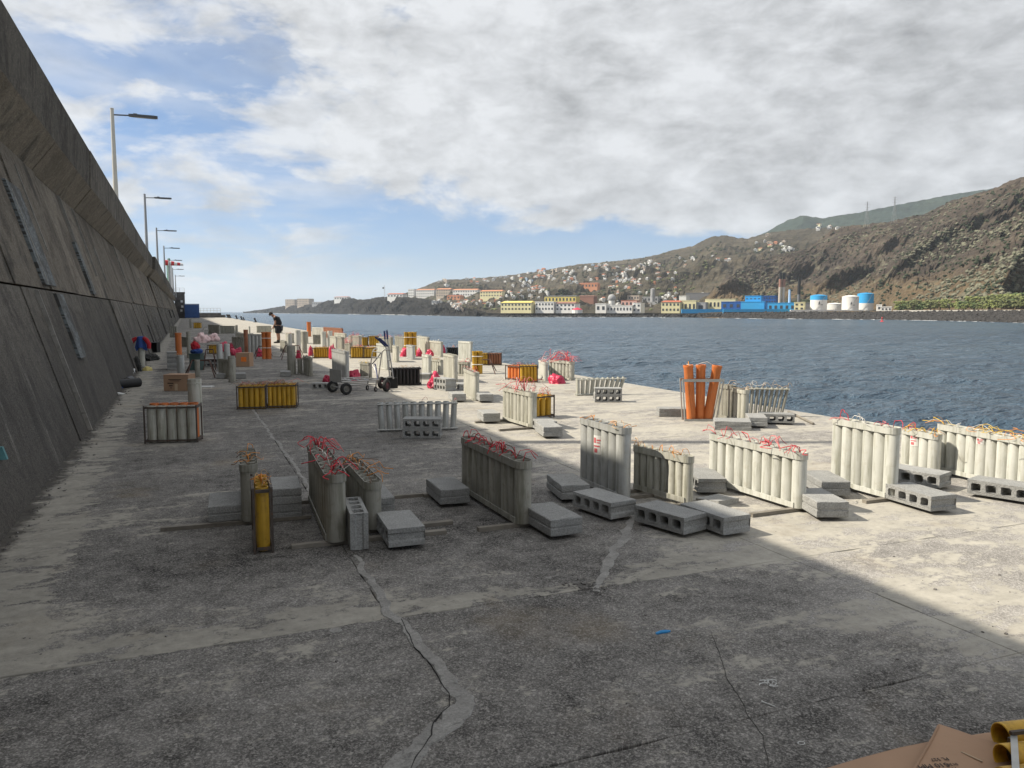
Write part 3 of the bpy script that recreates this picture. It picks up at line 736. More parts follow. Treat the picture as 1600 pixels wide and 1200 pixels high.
# ------------------------------------------------ racks in the middle distance
rack((597, 674), (708, 671), 626, 10, M_SILVER, 'wide silver grey rack with a double stack of blocks in front', fan=(-.05, .05), mband=M_STEEL, fz=[('pink', 2)])
rack((792, 658), (832, 670), 613, 8, M_BONE, 'sunlit bone rack with a spray of pink and white fuses', feet=(.5, .3, .5, .3), fz=[('pink', 9), ('red', 6), ('white', 8)], lift=.22, reach=.30, wr=.005)
rack((729, 617), (744, 626), 582, 5, M_BONE, 'small sunlit rack between a pale slab block and a grey block', fz=[('red', 5), ('pink', 3)], lift=.12)
rack((697, 593), (711, 598), 555, 6, M_BONE, 'tall sunlit rack behind a double stack of holed blocks')
rack((719, 587), (732, 588), 566, 4, M_DRAB, 'dark shaded rack with red fuses behind the tall sunlit rack', fz=[('red', 8)], lift=.12)
rack((719, 563), (736, 565), 534, 6, M_WHITE, 'tall cream rack standing at the edge of the quay', fz=[])
rack((663, 584), (671, 586), 555, 3, M_WHITE, 'bright white rack end right of the black tube box')
rack((676, 582), (690, 584), 562, 4, M_BONE, 'low bone rack with peach fuses left of the tall sunlit rack', fz=[('tan', 10)], lift=.05)
rack((619, 547), (638, 550), 527, 6, M_DRAB, 'shaded grey rack at the quay edge with pale fuses', fz=[('tan', 8), ('pink', 4)], lift=.12)
rack((653, 551), (669, 555), 527, 5, M_BONE, 'long pale rack at the quay edge right of the tall yellow bundle', fz=[('white', 4)])
rack((673, 555), (690, 558), 534, 5, M_BONE, 'pale grey rack at the quay edge with white fuses', fz=[('white', 8)], lift=.10)
rack((845, 590), (853, 595), 566, 3, M_WHITE, 'white rack with a few red fuses right of the yellow tube box', fz=[('red', 5), ('white', 3)], lift=.12)
rack((862, 590), (893, 594), 565, 7, M_BONE, 'sunlit rack at the quay edge under a big mop of red fuses', fz=[('red', 18), ('pink', 8), ('white', 4)], lift=.30, reach=.45, wr=.007)
rack((903, 618), (966, 616), 589, 10, M_BONE, 'fan shaped rack of leaning tubes at the quay edge behind stacked blocks', fan=(-.02, .34), mband=M_WHITE)
rack((1124, 652), (1142, 655), 602, 4, M_DRAB, 'grey rack touching the orange pipes at the quay edge', r=.06, fz=[('tan', 3)])
rack((1146, 655), (1163, 660), 609, 3, M_BONE, 'bone rack between the orange pipes and the leaning grey tubes', fz=[('tan', 4), ('white', 3)])
rack((1166, 650), (1220, 651), 605, 9, M_DRAB, 'rack of grey tubes leaning to the right at the quay edge', fan=(.02, .20), mband=M_BONE, fz=[('tan', 9), ('white', 5)], lift=.10)
rack((523, 591), (542, 598), 549, 5, M_SILVER, 'tall grey rack standing just behind the front of the hand trolley', fz=[('tan', 3), ('white', 4)])
rack((566, 591), (578, 593), 567, 3, M_DRAB, 'short grey rack behind the hand trolley with yellow fuses', fz=[('yellow', 6)], lift=.08)
rack((592, 575), (606, 578), 538, 3, M_WHITE, 'white rack partly hidden behind the trolley handles', fz=[('yellow', 2)])
rack((616, 564), (621, 566), 541, 2, M_BONE, 'short two tube rack end on, right of the trolley handles')
rack((478, 584), (485, 588), 559, 3, M_DRAB, 'shaded grey rack right of the thick grey pipe', fz=[('brown', 4), ('tan', 3)])
rack((490, 538), (501, 538), 523, 6, M_DRAB, 'small dark rack with gaps between tubes in the far field')
rack((518, 550), (526, 552), 526, 3, M_BONE, 'bone rack at the back of the field right of two white pipes', fz=[('white', 2)])
rack((530, 556), (536, 558), 527, 2, M_DRAB, 'pair of drab tubes half in shade behind the squat yellow box')
rack((541, 553), (548, 554), 536, 3, M_DRAB, 'grey rack under a cloud of pink fuses', fz=[('pink', 14)], lift=.35, reach=.4, wr=.006)
rack((547, 541), (562, 543), 525, 6, M_DRAB, 'dark grey rack in the far sun with pink fuses', fz=[('pink', 8), ('red', 4)], lift=.2, wr=.006)
rack((489, 525), (506, 526), 512, 6, M_WHITE, 'distant white rack near the bollards')
rack((507, 527), (535, 530), 513, 8, M_BROWN, 'distant rack with brown tops near the quay edge', fz=[('brown', 8)], wr=.006)
rack((346, 521), (366, 521), 509, 9, M_DRAB, 'far picket like rack in the shade edge left of the bent worker')
rack((402, 520), (423, 520), 509, 10, M_BONE, 'far picket like rack just behind the bent worker')
rack((391, 553), (408, 553), 522, 4, M_SILVER, 'grey rack of four pipes between the brown pipe and the orange bundle')
rack((267, 527), (276, 527), 510, 3, M_DRAB, 'small rack beside the wall near the dark crate')
rack((346, 590), (361, 592), 562, 2, M_DRAB, 'pair of low tubes hidden behind the grey pipes in the shade')
rack((448, 535), (458, 536), 521, 3, M_BONE, 'little rack behind the bright pipe with the red cap', fz=[('red', 3)])
rack((464, 536), (480, 537), 518, 4, M_BONE, 'far rack in the sun right of the bent worker')

rack((366, 551), (382, 552), 527, 6, M_DRAB, 'dark grey rack between the red netting and the reddish brown pipe', fz=[('brown', 4)])
rack((327, 521), (343, 522), 508, 5, M_DRAB, 'small pale rack behind the whitish heap of bags', fz=[('tan', 4)])
rack((372, 533), (384, 534), 521, 4, M_BONE, 'small bone rack at the shade edge behind the reddish brown pipe')
rack((428, 520), (440, 521), 510, 5, M_BONE, 'low far rack at the feet of the bent worker')
rack((524, 536), (540, 538), 521, 6, M_BONE, 'sunlit rack in the far field below the brown topped rack', fz=[('pink', 6)], wr=.006)
rack((556, 538), (566, 539), 524, 3, M_SILVER, 'silver rack left of the small bright yellow box', fz=[('pink', 5)], wr=.006)
rack((595, 549), (612, 551), 527, 6, M_DRAB, 'shaded far rack behind the trolley handles with pink fuses', fz=[('pink', 10), ('white', 4)], lift=.2, wr=.006)
rack((638, 560), (646, 562), 540, 3, M_SILVER, 'silver rack just left of the white rack end')
rack((284, 541), (294, 542), 527, 3, M_DRAB, 'small dark rack behind the orange pipe nearest the wall')
rack((411, 540), (421, 541), 525, 3, M_SILVER, 'short rack hidden behind the orange bundle', fz=[('pink', 4)])
rack((440, 548), (447, 550), 533, 2, M_DRAB, 'short drab rack between the bent worker and the red capped pipe')
rack((700, 582), (708, 584), 566, 3, M_DRAB, 'dark rack peeping out behind the tall sunlit rack', fz=[('pink', 5)])

# ------------------------------------------------ single pipes
G_PIPE = 'single large mortar pipes standing upright'
def pipe(px, yb, yt, dpx, m_, label, rim=0.0, fz=(), tilt=(0, 0)):
    P = at(px, yb); H = hgt(px, yb, yt); r = dpx / 2 * (CAM_H - 0) / (yb - HORIZON) * .985
    o = link('mortar_pipe', tube_me(r, H, m_, .010, 20, rim), None, (P.x, P.y, 0), (tilt[0], tilt[1], random.uniform(0, 6)))
    tag(o, label, 'mortar pipe', G_PIPE)
    b = MB().lathe([(r * 1.02, .0), (r * 1.16, .002), (r * 1.16, .02), (r * 1.02, .022)], 16).build('foot_ring', m_, o, smooth=30)
    MB().lathe([(r + .001, H - .06), (r * 1.05, H - .058), (r * 1.05, H - .045), (r + .001, H - .043)], 16).build('collar', m_, o, smooth=30)
    if fz: fuses(o, [(0, 0, H), (r * .5, 0, H), (0, -r * .5, H)], fz, int(px * 7 + yb), .06, .14)
    return o
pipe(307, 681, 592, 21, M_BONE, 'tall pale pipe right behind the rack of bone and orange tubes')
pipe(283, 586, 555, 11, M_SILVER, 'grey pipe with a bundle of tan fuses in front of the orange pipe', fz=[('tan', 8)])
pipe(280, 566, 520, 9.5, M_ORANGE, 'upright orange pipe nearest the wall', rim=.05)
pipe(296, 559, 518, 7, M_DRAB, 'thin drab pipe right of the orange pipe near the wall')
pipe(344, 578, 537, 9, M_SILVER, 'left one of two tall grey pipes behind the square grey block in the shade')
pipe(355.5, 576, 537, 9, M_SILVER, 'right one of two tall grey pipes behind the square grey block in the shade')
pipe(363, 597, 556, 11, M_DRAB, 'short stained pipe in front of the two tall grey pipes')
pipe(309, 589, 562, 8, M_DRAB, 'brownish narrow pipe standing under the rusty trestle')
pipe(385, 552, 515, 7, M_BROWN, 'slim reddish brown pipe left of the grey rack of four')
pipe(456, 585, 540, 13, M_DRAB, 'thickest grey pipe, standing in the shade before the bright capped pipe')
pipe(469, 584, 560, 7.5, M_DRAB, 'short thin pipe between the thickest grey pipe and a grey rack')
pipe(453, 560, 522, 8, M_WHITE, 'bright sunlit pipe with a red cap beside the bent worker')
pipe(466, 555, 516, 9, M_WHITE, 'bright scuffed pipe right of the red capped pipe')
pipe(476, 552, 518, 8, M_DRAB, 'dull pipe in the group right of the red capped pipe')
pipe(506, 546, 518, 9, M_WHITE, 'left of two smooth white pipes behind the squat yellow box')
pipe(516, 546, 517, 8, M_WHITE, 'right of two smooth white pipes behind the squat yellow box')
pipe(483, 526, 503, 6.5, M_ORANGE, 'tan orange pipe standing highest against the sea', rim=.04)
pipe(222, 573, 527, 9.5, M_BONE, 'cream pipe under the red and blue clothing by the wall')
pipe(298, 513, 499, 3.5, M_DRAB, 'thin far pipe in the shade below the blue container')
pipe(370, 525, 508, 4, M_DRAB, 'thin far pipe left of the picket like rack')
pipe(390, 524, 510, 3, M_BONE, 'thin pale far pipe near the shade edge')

# orange bundle in the shade (tubes strapped together)
def bundle(px, yb, yt, m_, n, rpx, label, strap=True):
    P = at(px, yb); H = hgt(px, yb, yt); k = CAM_H / (yb - HORIZON); r = rpx * k
    root = empty('tube_bundle', (P.x, P.y, 0), -YAW, label, 'tube bundle', 'strapped bundles of big tubes')
    pos = {3: [(-1.02, 0), (1.02, 0), (0, 1.75)], 4: [(-2.05, 0), (0, -.3), (2.05, 0), (0, 1.75)]}[n]
    for q_ in pos: link('tube', tube_me(r, H, m_, .008, 18, .04), root, (q_[0] * r, q_[1] * r, .003), (0, 0, random.uniform(0, 6)))
    if strap:
        pts = [(x * r, y * r) for x, y in pos]; R_ = r * 1.06
        hull = []
        cx_, cy_ = sum(p[0] for p in pts) / n, sum(p[1] for p in pts) / n
        for k_ in range(28):
            a = 2 * pi * k_ / 28; d = Vector((cos(a), sin(a))); hull.append(max(((Vector(p) + d * R_) for p in pts), key=lambda q: q.dot(d)))
        for z in (H * .42, H * .78):
            MB().tube([(p.x, p.y, z) for p in hull], .012, 5, closed=True).build('strap', WIRE['white'], root)
    return root
bundle(417, 561, 519, M_ORANGE, 3, 3.6, 'bundle of three orange pipes in the shade by the bent worker')
bundle(641.5, 555, 519, M_YELLOW, 4, 3.2, 'tallest bright yellow tube bundle with a white strap by the sea')
bundle(746, 584, 549, M_YELLOW, 3, 4.0, 'sunlit yellow tube bundle beside a thin trestle leg')

# three orange pipes fanned in a steel frame, at the edge of the quay
def orange_fan():
    P = at(1092, 657); H = hgt(1092, 657, 570)
    root = empty('orange_pipe_fan', (P.x, P.y, 0), -YAW, 'three big orange pipes fanned out in a steel frame at the quay edge', 'pipe frame')
    for x, t, y in ((-.11, -.085, 0), (.02, -.01, .02), (.125, .15, 0)):
        link('pipe', tube_me(.068, H * .99, M_ORANGE, .007, 20, .05), root, (x, y, .01), (.02, t, 0))
    for x, t in ((-.225, -.07), (.235, .16)):
        MB().tube([(x, -.08, .004), (x + sin(t) * .62, -.08, .62)], .011, 8).build('frame_post', M_STEEL, root)
        MB().tube([(x, .10, .004), (x + sin(t) * .62, .10, .62)], .011, 8).build('frame_post', M_STEEL, root)
    for z, x0, x1 in ((.60, -.27, .335), (.014, -.225, .235)):
        MB().box(x0, x1, -.094, -.084, z - .02, z + .02).build('frame_rail', M_STEEL, root)
        MB().box(x0, x1, .112, .122, z - .02, z + .02).build('frame_rail', M_STEEL, root)
    wire(root, [(-.2, 0, H + .01), (-.1, -.02, H - .02), (.0, 0, H + .02), (.1, 0, H + .045), (.22, 0, H - .02)], 'white', .005)
    wire(root, [(-.19, -.07, H - .12), (-.185, -.08, H - .02), (-.18, -.03, H + .05)], 'orange', .006)
orange_fan()

# ------------------------------------------------ concrete blocks
BL, BD, BT = .48, .25, .122
def block_mesh(seed=0):
    """hollow block: four holes run through it along Y; X is the long side"""
    b = MB(); hw, e = .078, .0
    xs = [-BL / 2]; pitch = BL / 4
    holes = []
    for k in range(4):
        c = -BL / 2 + pitch * (k + .5) * .965 + BL * .0175
        holes.append((c - hw / 2, c + hw / 2))
    z0, z1 = .026, BT - .026; ch = .012
    for side, y in ((-1, -BD / 2), (1, BD / 2)):
        F = []
        xprev = -BL / 2
        V = []; Q = []
        def quad(x0, x1, a, c):
            n = len(V); V.extend([(x0, y, a), (x1, y, a), (x1, y, c), (x0, y, c)]); Q.append((n, n + 1, n + 2, n + 3) if side < 0 else (n + 3, n + 2, n + 1, n))
        quad(-BL / 2, BL / 2, 0, z0); quad(-BL / 2, BL / 2, z1, BT)
        for a, c in holes:
            quad(xprev, a, z0, z1); xprev = c
            for cx_, sx in ((a, 1), (c, -1)):
                for cz, sz in ((z0, 1), (z1, -1)):
                    n = len(V); V.extend([(cx_, y, cz), (cx_ + sx * ch, y, cz), (cx_, y, cz + sz * ch)])
                    Q.append((n, n + 1, n + 2) if (sx * sz * -side) > 0 else (n + 2, n + 1, n))
        quad(xprev, BL / 2, z0, z1)
        b.add(V, Q)
    for a, c in holes:
        oct_ = [(a + ch, z0), (c - ch, z0), (c, z0 + ch), (c, z1 - ch), (c - ch, z1), (a + ch, z1), (a, z1 - ch), (a, z0 + ch)]
        vs = [(x, -BD / 2, z) for x, z in oct_] + [(x, BD / 2, z) for x, z in oct_]
        b.add(vs, [(i, 8 + i, 8 + (i + 1) % 8, (i + 1) % 8) for i in range(8)])
    # outer skin; the ends carry a shallow tongue
    h, g = BD / 2, .012
    for s in (-1, 1):
        X = s * BL / 2
        prof = [(X, 0), (X, .03), (X - s * g, .042), (X - s * g, BT - .042), (X, BT - .03), (X, BT)]
        for i in range(5):
            (xa, za), (xb, zb) = prof[i], prof[i + 1]
            q_ = [(xa, -h, za), (xa, h, za), (xb, h, zb), (xb, -h, zb)]
            b.add(q_, [(0, 1, 2, 3) if s > 0 else (3, 2, 1, 0)])
        b.add([(X, -h, .03), (X - s * g, -h, .042), (X - s * g, -h, BT - .042), (X, -h, BT - .03)], [(0, 1, 2, 3)]); 
    b.add([(-BL / 2, -h, 0), (BL / 2, -h, 0), (BL / 2, h, 0), (-BL / 2, h, 0)], [(3, 2, 1, 0)])
    b.add([(-BL / 2, -h, BT), (BL / 2, -h, BT), (BL / 2, h, BT), (-BL / 2, h, BT)], [(0, 1, 2, 3)])
    me = b.mesh('concrete_block', M_BLOCK)
    bm = bmesh.new(); bm.from_mesh(me); bmesh.ops.remove_doubles(bm, verts=bm.verts, dist=.0004)
    rj = random.Random(seed)
    for v in bm.verts: v.co += Vector((rj.uniform(-1, 1), rj.uniform(-1, 1), rj.uniform(-1, .5))) * .0028
    bm.to_mesh(me); bm.free(); return me
ME_BLOCKS = [block_mesh(k) for k in range(3)]
def solid_mesh(seed):
    """block seen from its closed sides: chamfered edges and a tongue along every side"""
    b = MB(); h, g = BD / 2, .0045; X = BL / 2
    lv = [(0, .004, 0), (.006, 0, 0), (.052, 0, 0), (.057, g, 0), (.066, g, 0), (.071, 0, 0), (BT - .006, 0, 0), (BT, .005, 0)]
    rings = []
    for z, i_, _ in lv:
        n = []
        for (x0, y0), (x1, y1) in zip([(-1, -1), (1, -1), (1, 1), (-1, 1)], [(1, -1), (1, 1), (-1, 1), (-1, -1)]):
            for k in range(4):
                f = k / 4; n.append(((x0 + (x1 - x0) * f) * (X - i_), (y0 + (y1 - y0) * f) * (h - i_), z))
        rings.append(n)
    N = 16; vs = [p for r_ in rings for p in r_]
    fs = [(a * N + k, a * N + (k + 1) % N, (a + 1) * N + (k + 1) % N, (a + 1) * N + k) for a in range(len(lv) - 1) for k in range(N)]
    fs += [tuple(range(N - 1, -1, -1)), tuple((len(lv) - 1) * N + k for k in range(N))]
    rj = random.Random(seed); vs = [tuple(c_ + rj.uniform(-.0025, .0025) for c_ in p) for p in vs]
    b.add(vs, fs); return b.mesh('concrete_block', M_BLOCK)
ME_SOLID = [solid_mesh(k) for k in range(3)]
G_BLOCK = 'hollow concrete blocks weighing down the racks'
def block(p0, p1, label, z=.03, up=False, n=1, roll=0.0, solid=False):
    """p0, p1: the two ends of the long axis of the top face, in the photo"""
    zt = z + (BD if up else BT) 
    zt += (n - 1) * BT
    a, c = at(*p0, zt), at(*p1, zt); u = c - a; rz = math.atan2(u.y, u.x); mid = (a + c) / 2
    out = []
    labs = label if isinstance(label, (list, tuple)) else [label]
    for k in range(n):
        jx = random.uniform(-.008, .008) if k else 0
        if up: loc, rot = (mid.x, mid.y, z + BD / 2), (pi / 2, 0, rz)
        else: loc, rot = (mid.x + jx, mid.y + jx, z + k * (BT + .0015)), (roll, 0, rz + random.uniform(-.02, .02) * (k > 0))
        o = link('concrete_block', random.choice(ME_SOLID if solid else ME_BLOCKS), None, loc, rot)
        if up: o.location = Vector(loc) - Matrix.Rotation(rz, 3, 'Z') @ Vector((0, -BT / 2, 0)) 
        tag(o, labs[k % len(labs)], 'concrete block', G_BLOCK); out.append(o)
    return out
block((353, 794.5), (353, 764.5), 'solid looking concrete block at the far left, left of the narrow grey rack', solid=True)
block((446, 770), (439, 740), ['lower block of the pair stacked right of the slim yellow rack', 'upper block of the pair stacked right of the slim yellow rack'], n=2, z=.004, solid=True)
block((561.5, 803), (549.5, 776), 'concrete block standing on edge with its holes facing up between two racks', up=True, z=.004)
block((634.5, 823.5), (615, 799), 'nearest concrete block, lying flat on a batten with holes facing left')
block((592, 779), (576, 758), 'concrete block mostly hidden behind the rack with orange fuses', solid=True)
block((716, 768), (683.5, 743), 'concrete block at the left rear of the long drab rack in the shade', solid=True)
block((880, 807), (845, 788.5), 'concrete block at the right front corner of the long drab rack', solid=True)
block((905, 761.5), (871, 737), 'concrete block left of the tall silver rack, holes hidden', solid=True)
block((922, 767), (965.5, 780.5), 'block with four holes showing, in front of the tall silver rack')
block((1019, 787), (1076, 802), 'block with four holes showing, in front of the short bone rack')
block((1103, 790), (1130, 799), 'block with a broken edge at the border of shade and sun')
block((1116, 750), (1089, 729), 'sunlit block with holes left of the long white rack of ten tubes')
block((1312, 755.5), (1269, 732.5), 'sunlit block lying between the long white rack and the tallest rack', solid=True)
block((1294, 780), (1268, 766), 'sunlit block at the front end of the long white rack', solid=True)
block((1413, 757), (1464, 771), 'sunlit block with holes at the foot of the tallest white rack')
block((1415, 730), (1455, 736), 'sunlit block with three holes showing behind the tallest white rack')
block((1538, 748), (1600, 757), 'sunlit block with four holes at the right edge of the frame')
block((634, 653), (686, 653), ['lower block of the stack before the wide silver grey rack', 'upper block of the stack before the wide silver grey rack'], n=2, z=.004)
block((773, 648.5), (754, 637), 'pale block on a batten left of the bone rack with pink fuses', solid=True)
block((865, 667.5), (850, 658.5), 'pale block right of the bone rack with pink fuses, in front', solid=True)
block((857, 659), (842, 651), 'block half hidden below the yellow tube box, behind the pale one')
block((719, 616.5), (709, 610.5), 'pale slab like block left of the small sunlit rack', solid=True)
block((762, 617), (751, 611), 'grey block right of the small sunlit rack', solid=True)
block((934, 606), (965, 606), ['lower holed block before the fan shaped rack', 'upper holed block before the fan shaped rack'], n=2, z=.004)
block((684, 589), (706, 592), ['lower block of the stack by the red cloth near the tall sunlit rack', 'upper block of the stack by the red cloth near the tall sunlit rack'], n=2, z=.004)
block((1122, 655), (1166, 656), 'rough block lying askew before the bone rack at the quay edge', z=.01, roll=.08, solid=True)
block((1189, 657.5), (1175, 641), 'grey block with its shaded end forward below the leaning grey tubes', solid=True)
block((1196, 645), (1230, 646), 'dark holed block under the leaning grey tubes')
block((1042, 637), (1062, 637), 'pale block left of the three orange pipes', z=.004, solid=True)
block((347, 587), (347, 578), 'square grey block in the shade before the two tall pipes', z=.004, solid=True)
block((377, 588), (374, 578), 'grey block right of the short stained pipe', z=.004, solid=True)
block((446, 584), (446, 576), 'grey block left of the thickest grey pipe', z=.004, solid=True)
block((326, 560), (336, 560), ['lower grey block behind the rusty trestle', 'upper grey block behind the rusty trestle'], n=2, z=.004)
block((660, 586), (668, 581), 'block left of the bright white rack end', z=.004)
block((268, 553), (268, 546), ['lowest block of the dark stack near the wall', 'second block of the dark stack near the wall', 'third block of the dark stack near the wall', 'topmost block of the dark stack near the wall'], n=4, z=.004)
block((500, 598), (514, 598), 'grey block left of the hand trolley front wheel', z=.004)
block((721, 597), (727, 600), 'dark block behind the small sunlit rack', z=.004)
block((380, 520), (402, 521), 'far grey block near the picket like racks', z=.004)
# loose battens
def batten(p0, p1, label, r=.018, z0=.02, z1=.02, m_=M_BAR, name='batten', grp='loose battens lying on the deck'):
    a, c = at(*p0, z0), at(*p1, z1)
    o = MB().tube([a, a.lerp(c, .5), c], r, 6).build(name, m_); tag(o, label, 'batten', grp); return o
batten((1232, 643), (1271, 662), 'dark stick lying right of the leaning grey tubes near the quay edge')
batten((739, 672), (790, 664), 'short stick beside the bone rack with pink fuses') if False else None
# broken slab of block
b = MB().box(-.16, .16, -.11, .11, 0, .05, None, .02).build('block_fragment', M_BLOCK, None, at(1120, 786), (0, .04, .3))
tag(b, 'broken piece of concrete block behind the block with a broken edge', 'block fragment')
# ---------------------------------------------------------------- more helpers: points on a camera facing plane over ground row yb
def pl(px, py, yb):
    g = at(800, yb); D = g.x * sin(YAW) + g.y * cos(YAW)
    return far(px, py, D)
def put(mb, name, m_, parent, origin=None, smooth=None):
    """mesh given in world space, stored relative to its thing's origin (thing not rotated)"""
    o = origin if origin is not None else (parent.location if parent else Vector())
    if parent is not None and parent.parent is not None: o = parent.parent.location + parent.location
    mb.v = [tuple(Vector(p) - Vector(o)) for p in mb.v]
    return mb.build(name, m_, parent, None, None, smooth)

# ---------------------------------------------------------------- hand trolleys
M_ALU = mat('aluminium_tube', (.40, .39, .37), .35, .1, 9, .05, 60, metal=.6)
M_LUMHUB = mat('worn_grey_hub', (.16, .155, .14), .6, .3, 12, .1)
def wheel(parent, c, axis, r, wd, hubm, name='wheel'):
    """tyre with a sub-part rim"""
    T = Matrix.Translation(c) @ axis.to_track_quat('Z', 'Y').to_matrix().to_4x4()
    ty = MB().lathe([(r * .55, -wd * .42), (r * .80, -wd * .5), (r * .95, -wd * .38), (r, 0), (r * .95, wd * .38), (r * .80, wd * .5), (r * .55, wd * .42), (r * .55, -wd * .42)], 20, T)
    t = put(ty, name, M_RUBBER, parent, smooth=40)
    hb = MB().lathe([(.001, -wd * .30), (r * .18, -wd * .34), (r * .24, -wd * .22), (r * .5, -wd * .2), (r * .56, -wd * .36), (r * .56, wd * .36), (r * .5, wd * .2), (r * .24, wd * .22), (r * .18, wd * .34), (.001, wd * .30)], 16, T)
    hb.v = [tuple(Vector(p) - Vector(parent.location)) for p in hb.v]
    hb.build('rim', hubm, t, smooth=40)
AX = (RT * .93 - Vector((FW.x, FW.y, 0)).normalized() * .37).normalized()
o = at(560, 612)
tr = empty('platform_trolley', o, 0, 'aluminium platform trolley with a grey front plate and black tyres in mid field', 'trolley', 'hand trolleys')
axle = (at(541, 617) - at(520, 613)).normalized()
wheel(tr, at(520, 613) + Vector((0, 0, .118)), axle, .118, .07, M_LUMHUB)
wheel(tr, at(541, 617) + Vector((0, 0, .118)), axle, .118, .07, M_LUMHUB)
b = MB().tube([at(520, 613) + Vector((0, 0, .118)), at(541, 617) + Vector((0, 0, .118))], .012, 8); put(b, 'axle', M_STEEL, tr)
c0, c1, c2, c3 = pl(515, 576, 612), pl(533, 578, 617), pl(533, 598, 617), pl(515, 596.5, 612)
nrm = ((c1 - c0).cross(c3 - c0)).normalized() * .006
b = MB(); b.add([c0, c1, c2, c3, c0 + nrm, c1 + nrm, c2 + nrm, c3 + nrm], [(0, 1, 2, 3), (7, 6, 5, 4), (0, 4, 5, 1), (1, 5, 6, 2), (2, 6, 7, 3), (3, 7, 4, 0)]); put(b, 'toe_plate', M_STEEL, tr)
for (xa, ya, ba), (xb, yb_, bb) in (((518, 592, 609), (576, 589, 604)), ((528, 594, 612), (584, 591, 606)), ((534, 597, 617), (592, 593.5, 609)), ((534, 602, 617), (588, 600, 609)), ((520, 600, 612), (574, 598, 605))):
    put(MB().tube([pl(xa, ya, ba), pl(xb, yb_, bb)], .013, 8), 'side_rail', M_ALU, tr)
for xa, f_ in ((545, .2), (560, .5), (575, .8)):
    put(MB().tube([pl(xa - 8, 591.5, 607), pl(xa + 4, 595, 614 - 4 * f_)], .011, 6), 'cross_bar', M_ALU, tr)
for (x_, y_, yb_) in ((574, 598, 609.5), (587, 600, 612)):
    g = at(x_, yb_)
    put(MB().tube([pl(x_ + 2, y_ - 7, yb_), g + Vector((0, 0, .075))], .014, 6), 'caster_fork', M_ALU, tr)
    wheel(tr, g + Vector((0, 0, .05)), AX, .05, .03, M_STEEL, 'caster')
def arch(parent, A, rad=.013, m_=M_ALU, name='handle_frame'):
    P = [pl(*a) for a in A]; out = []
    for i in range(len(P) - 1):
        q0, q1, q2, q3 = P[max(i - 1, 0)], P[i], P[i + 1], P[min(i + 2, len(P) - 1)]
        for k in range(4):
            t = k / 4; out.append(.5 * ((2 * q1) + (q2 - q0) * t + (2 * q0 - 5 * q1 + 4 * q2 - q3) * t * t + (3 * q1 - q0 - 3 * q2 + q3) * t ** 3))
    out.append(P[-1]); return put(MB().tube(out, rad, 8), name, m_, parent, smooth=60)
arch(tr, [(575, 591, 604), (579, 570, 604), (582, 551, 604), (585, 546, 604), (590, 545, 604)])
arch(tr, [(591, 593, 609), (594, 570, 609), (597, 551, 609), (600, 547, 609), (605, 546.5, 609), (611, 547, 609)])
arch(tr, [(582, 549, 604), (597, 551, 609)], .010, name='cross_bar')
arch(tr, [(581, 558, 604), (596, 559, 609)], .010, name='cross_bar')
arch(tr, [(590, 593, 606), (586, 577, 605), (582, 569.5, 604), (589, 560, 604), (598, 548, 604)], .012)
arch(tr, [(590, 592, 609), (587, 572, 607), (585, 569, 607)], .014, M_BLUEGRIP, 'grip')
o2 = at(604, 611)
t2 = empty('hand_truck', o2, 0, 'upright sack truck with blue grips and dark tyres beside the platform trolley', 'hand truck', 'hand trolleys')
wheel(t2, at(604, 612) + Vector((0, 0, .125)), AX, .125, .07, M_HUB)
wheel(t2, at(596, 607) + Vector((0, 0, .125)), AX, .125, .07, M_HUB)
put(MB().tube([at(604, 612) + Vector((0, 0, .125)), at(596, 607) + Vector((0, 0, .125))], .014, 8), 'axle', M_STEEL, t2)
arch(t2, [(614.5, 592, 609), (610, 560, 609), (605.5, 530, 609)], .014, name='upright_rail')
arch(t2, [(609, 590, 606), (605.5, 560, 606), (601.5, 530, 606)], .014, name='upright_rail')
arch(t2, [(605.5, 530, 609), (604.5, 516, 609)], .018, M_BLUEGRIP, 'grip')
arch(t2, [(601.5, 530, 606), (600.5, 517, 606)], .018, M_BLUEGRIP, 'grip')
for y_ in (543, 562, 580):
    arch(t2, [(603.5 + (y_ - 543) * .14, y_, 606), (607.4 + (y_ - 543) * .14, y_ + .5, 609)], .011, name='cross_bar')
arch(t2, [(586, 526.5, 606), (593, 532, 606), (602, 541, 606)], .020, M_BLUEGRIP, 'folded_grip')
arch(t2, [(592, 528.5, 609), (598, 533, 609), (606, 541, 609)], .020, M_BLUEGRIP, 'folded_grip')
put(MB().box(-.14, .14, -.02, .02, .02, .24, Matrix.Translation(at(611, 608)) @ Matrix.Rotation(-YAW, 4, 'Z')), 'toe_plate', M_INK, t2)
arch(t2, [(603, 592, 609), (609, 588, 609), (616, 591, 609)], .010, M_STEEL, 'wheel_guard')

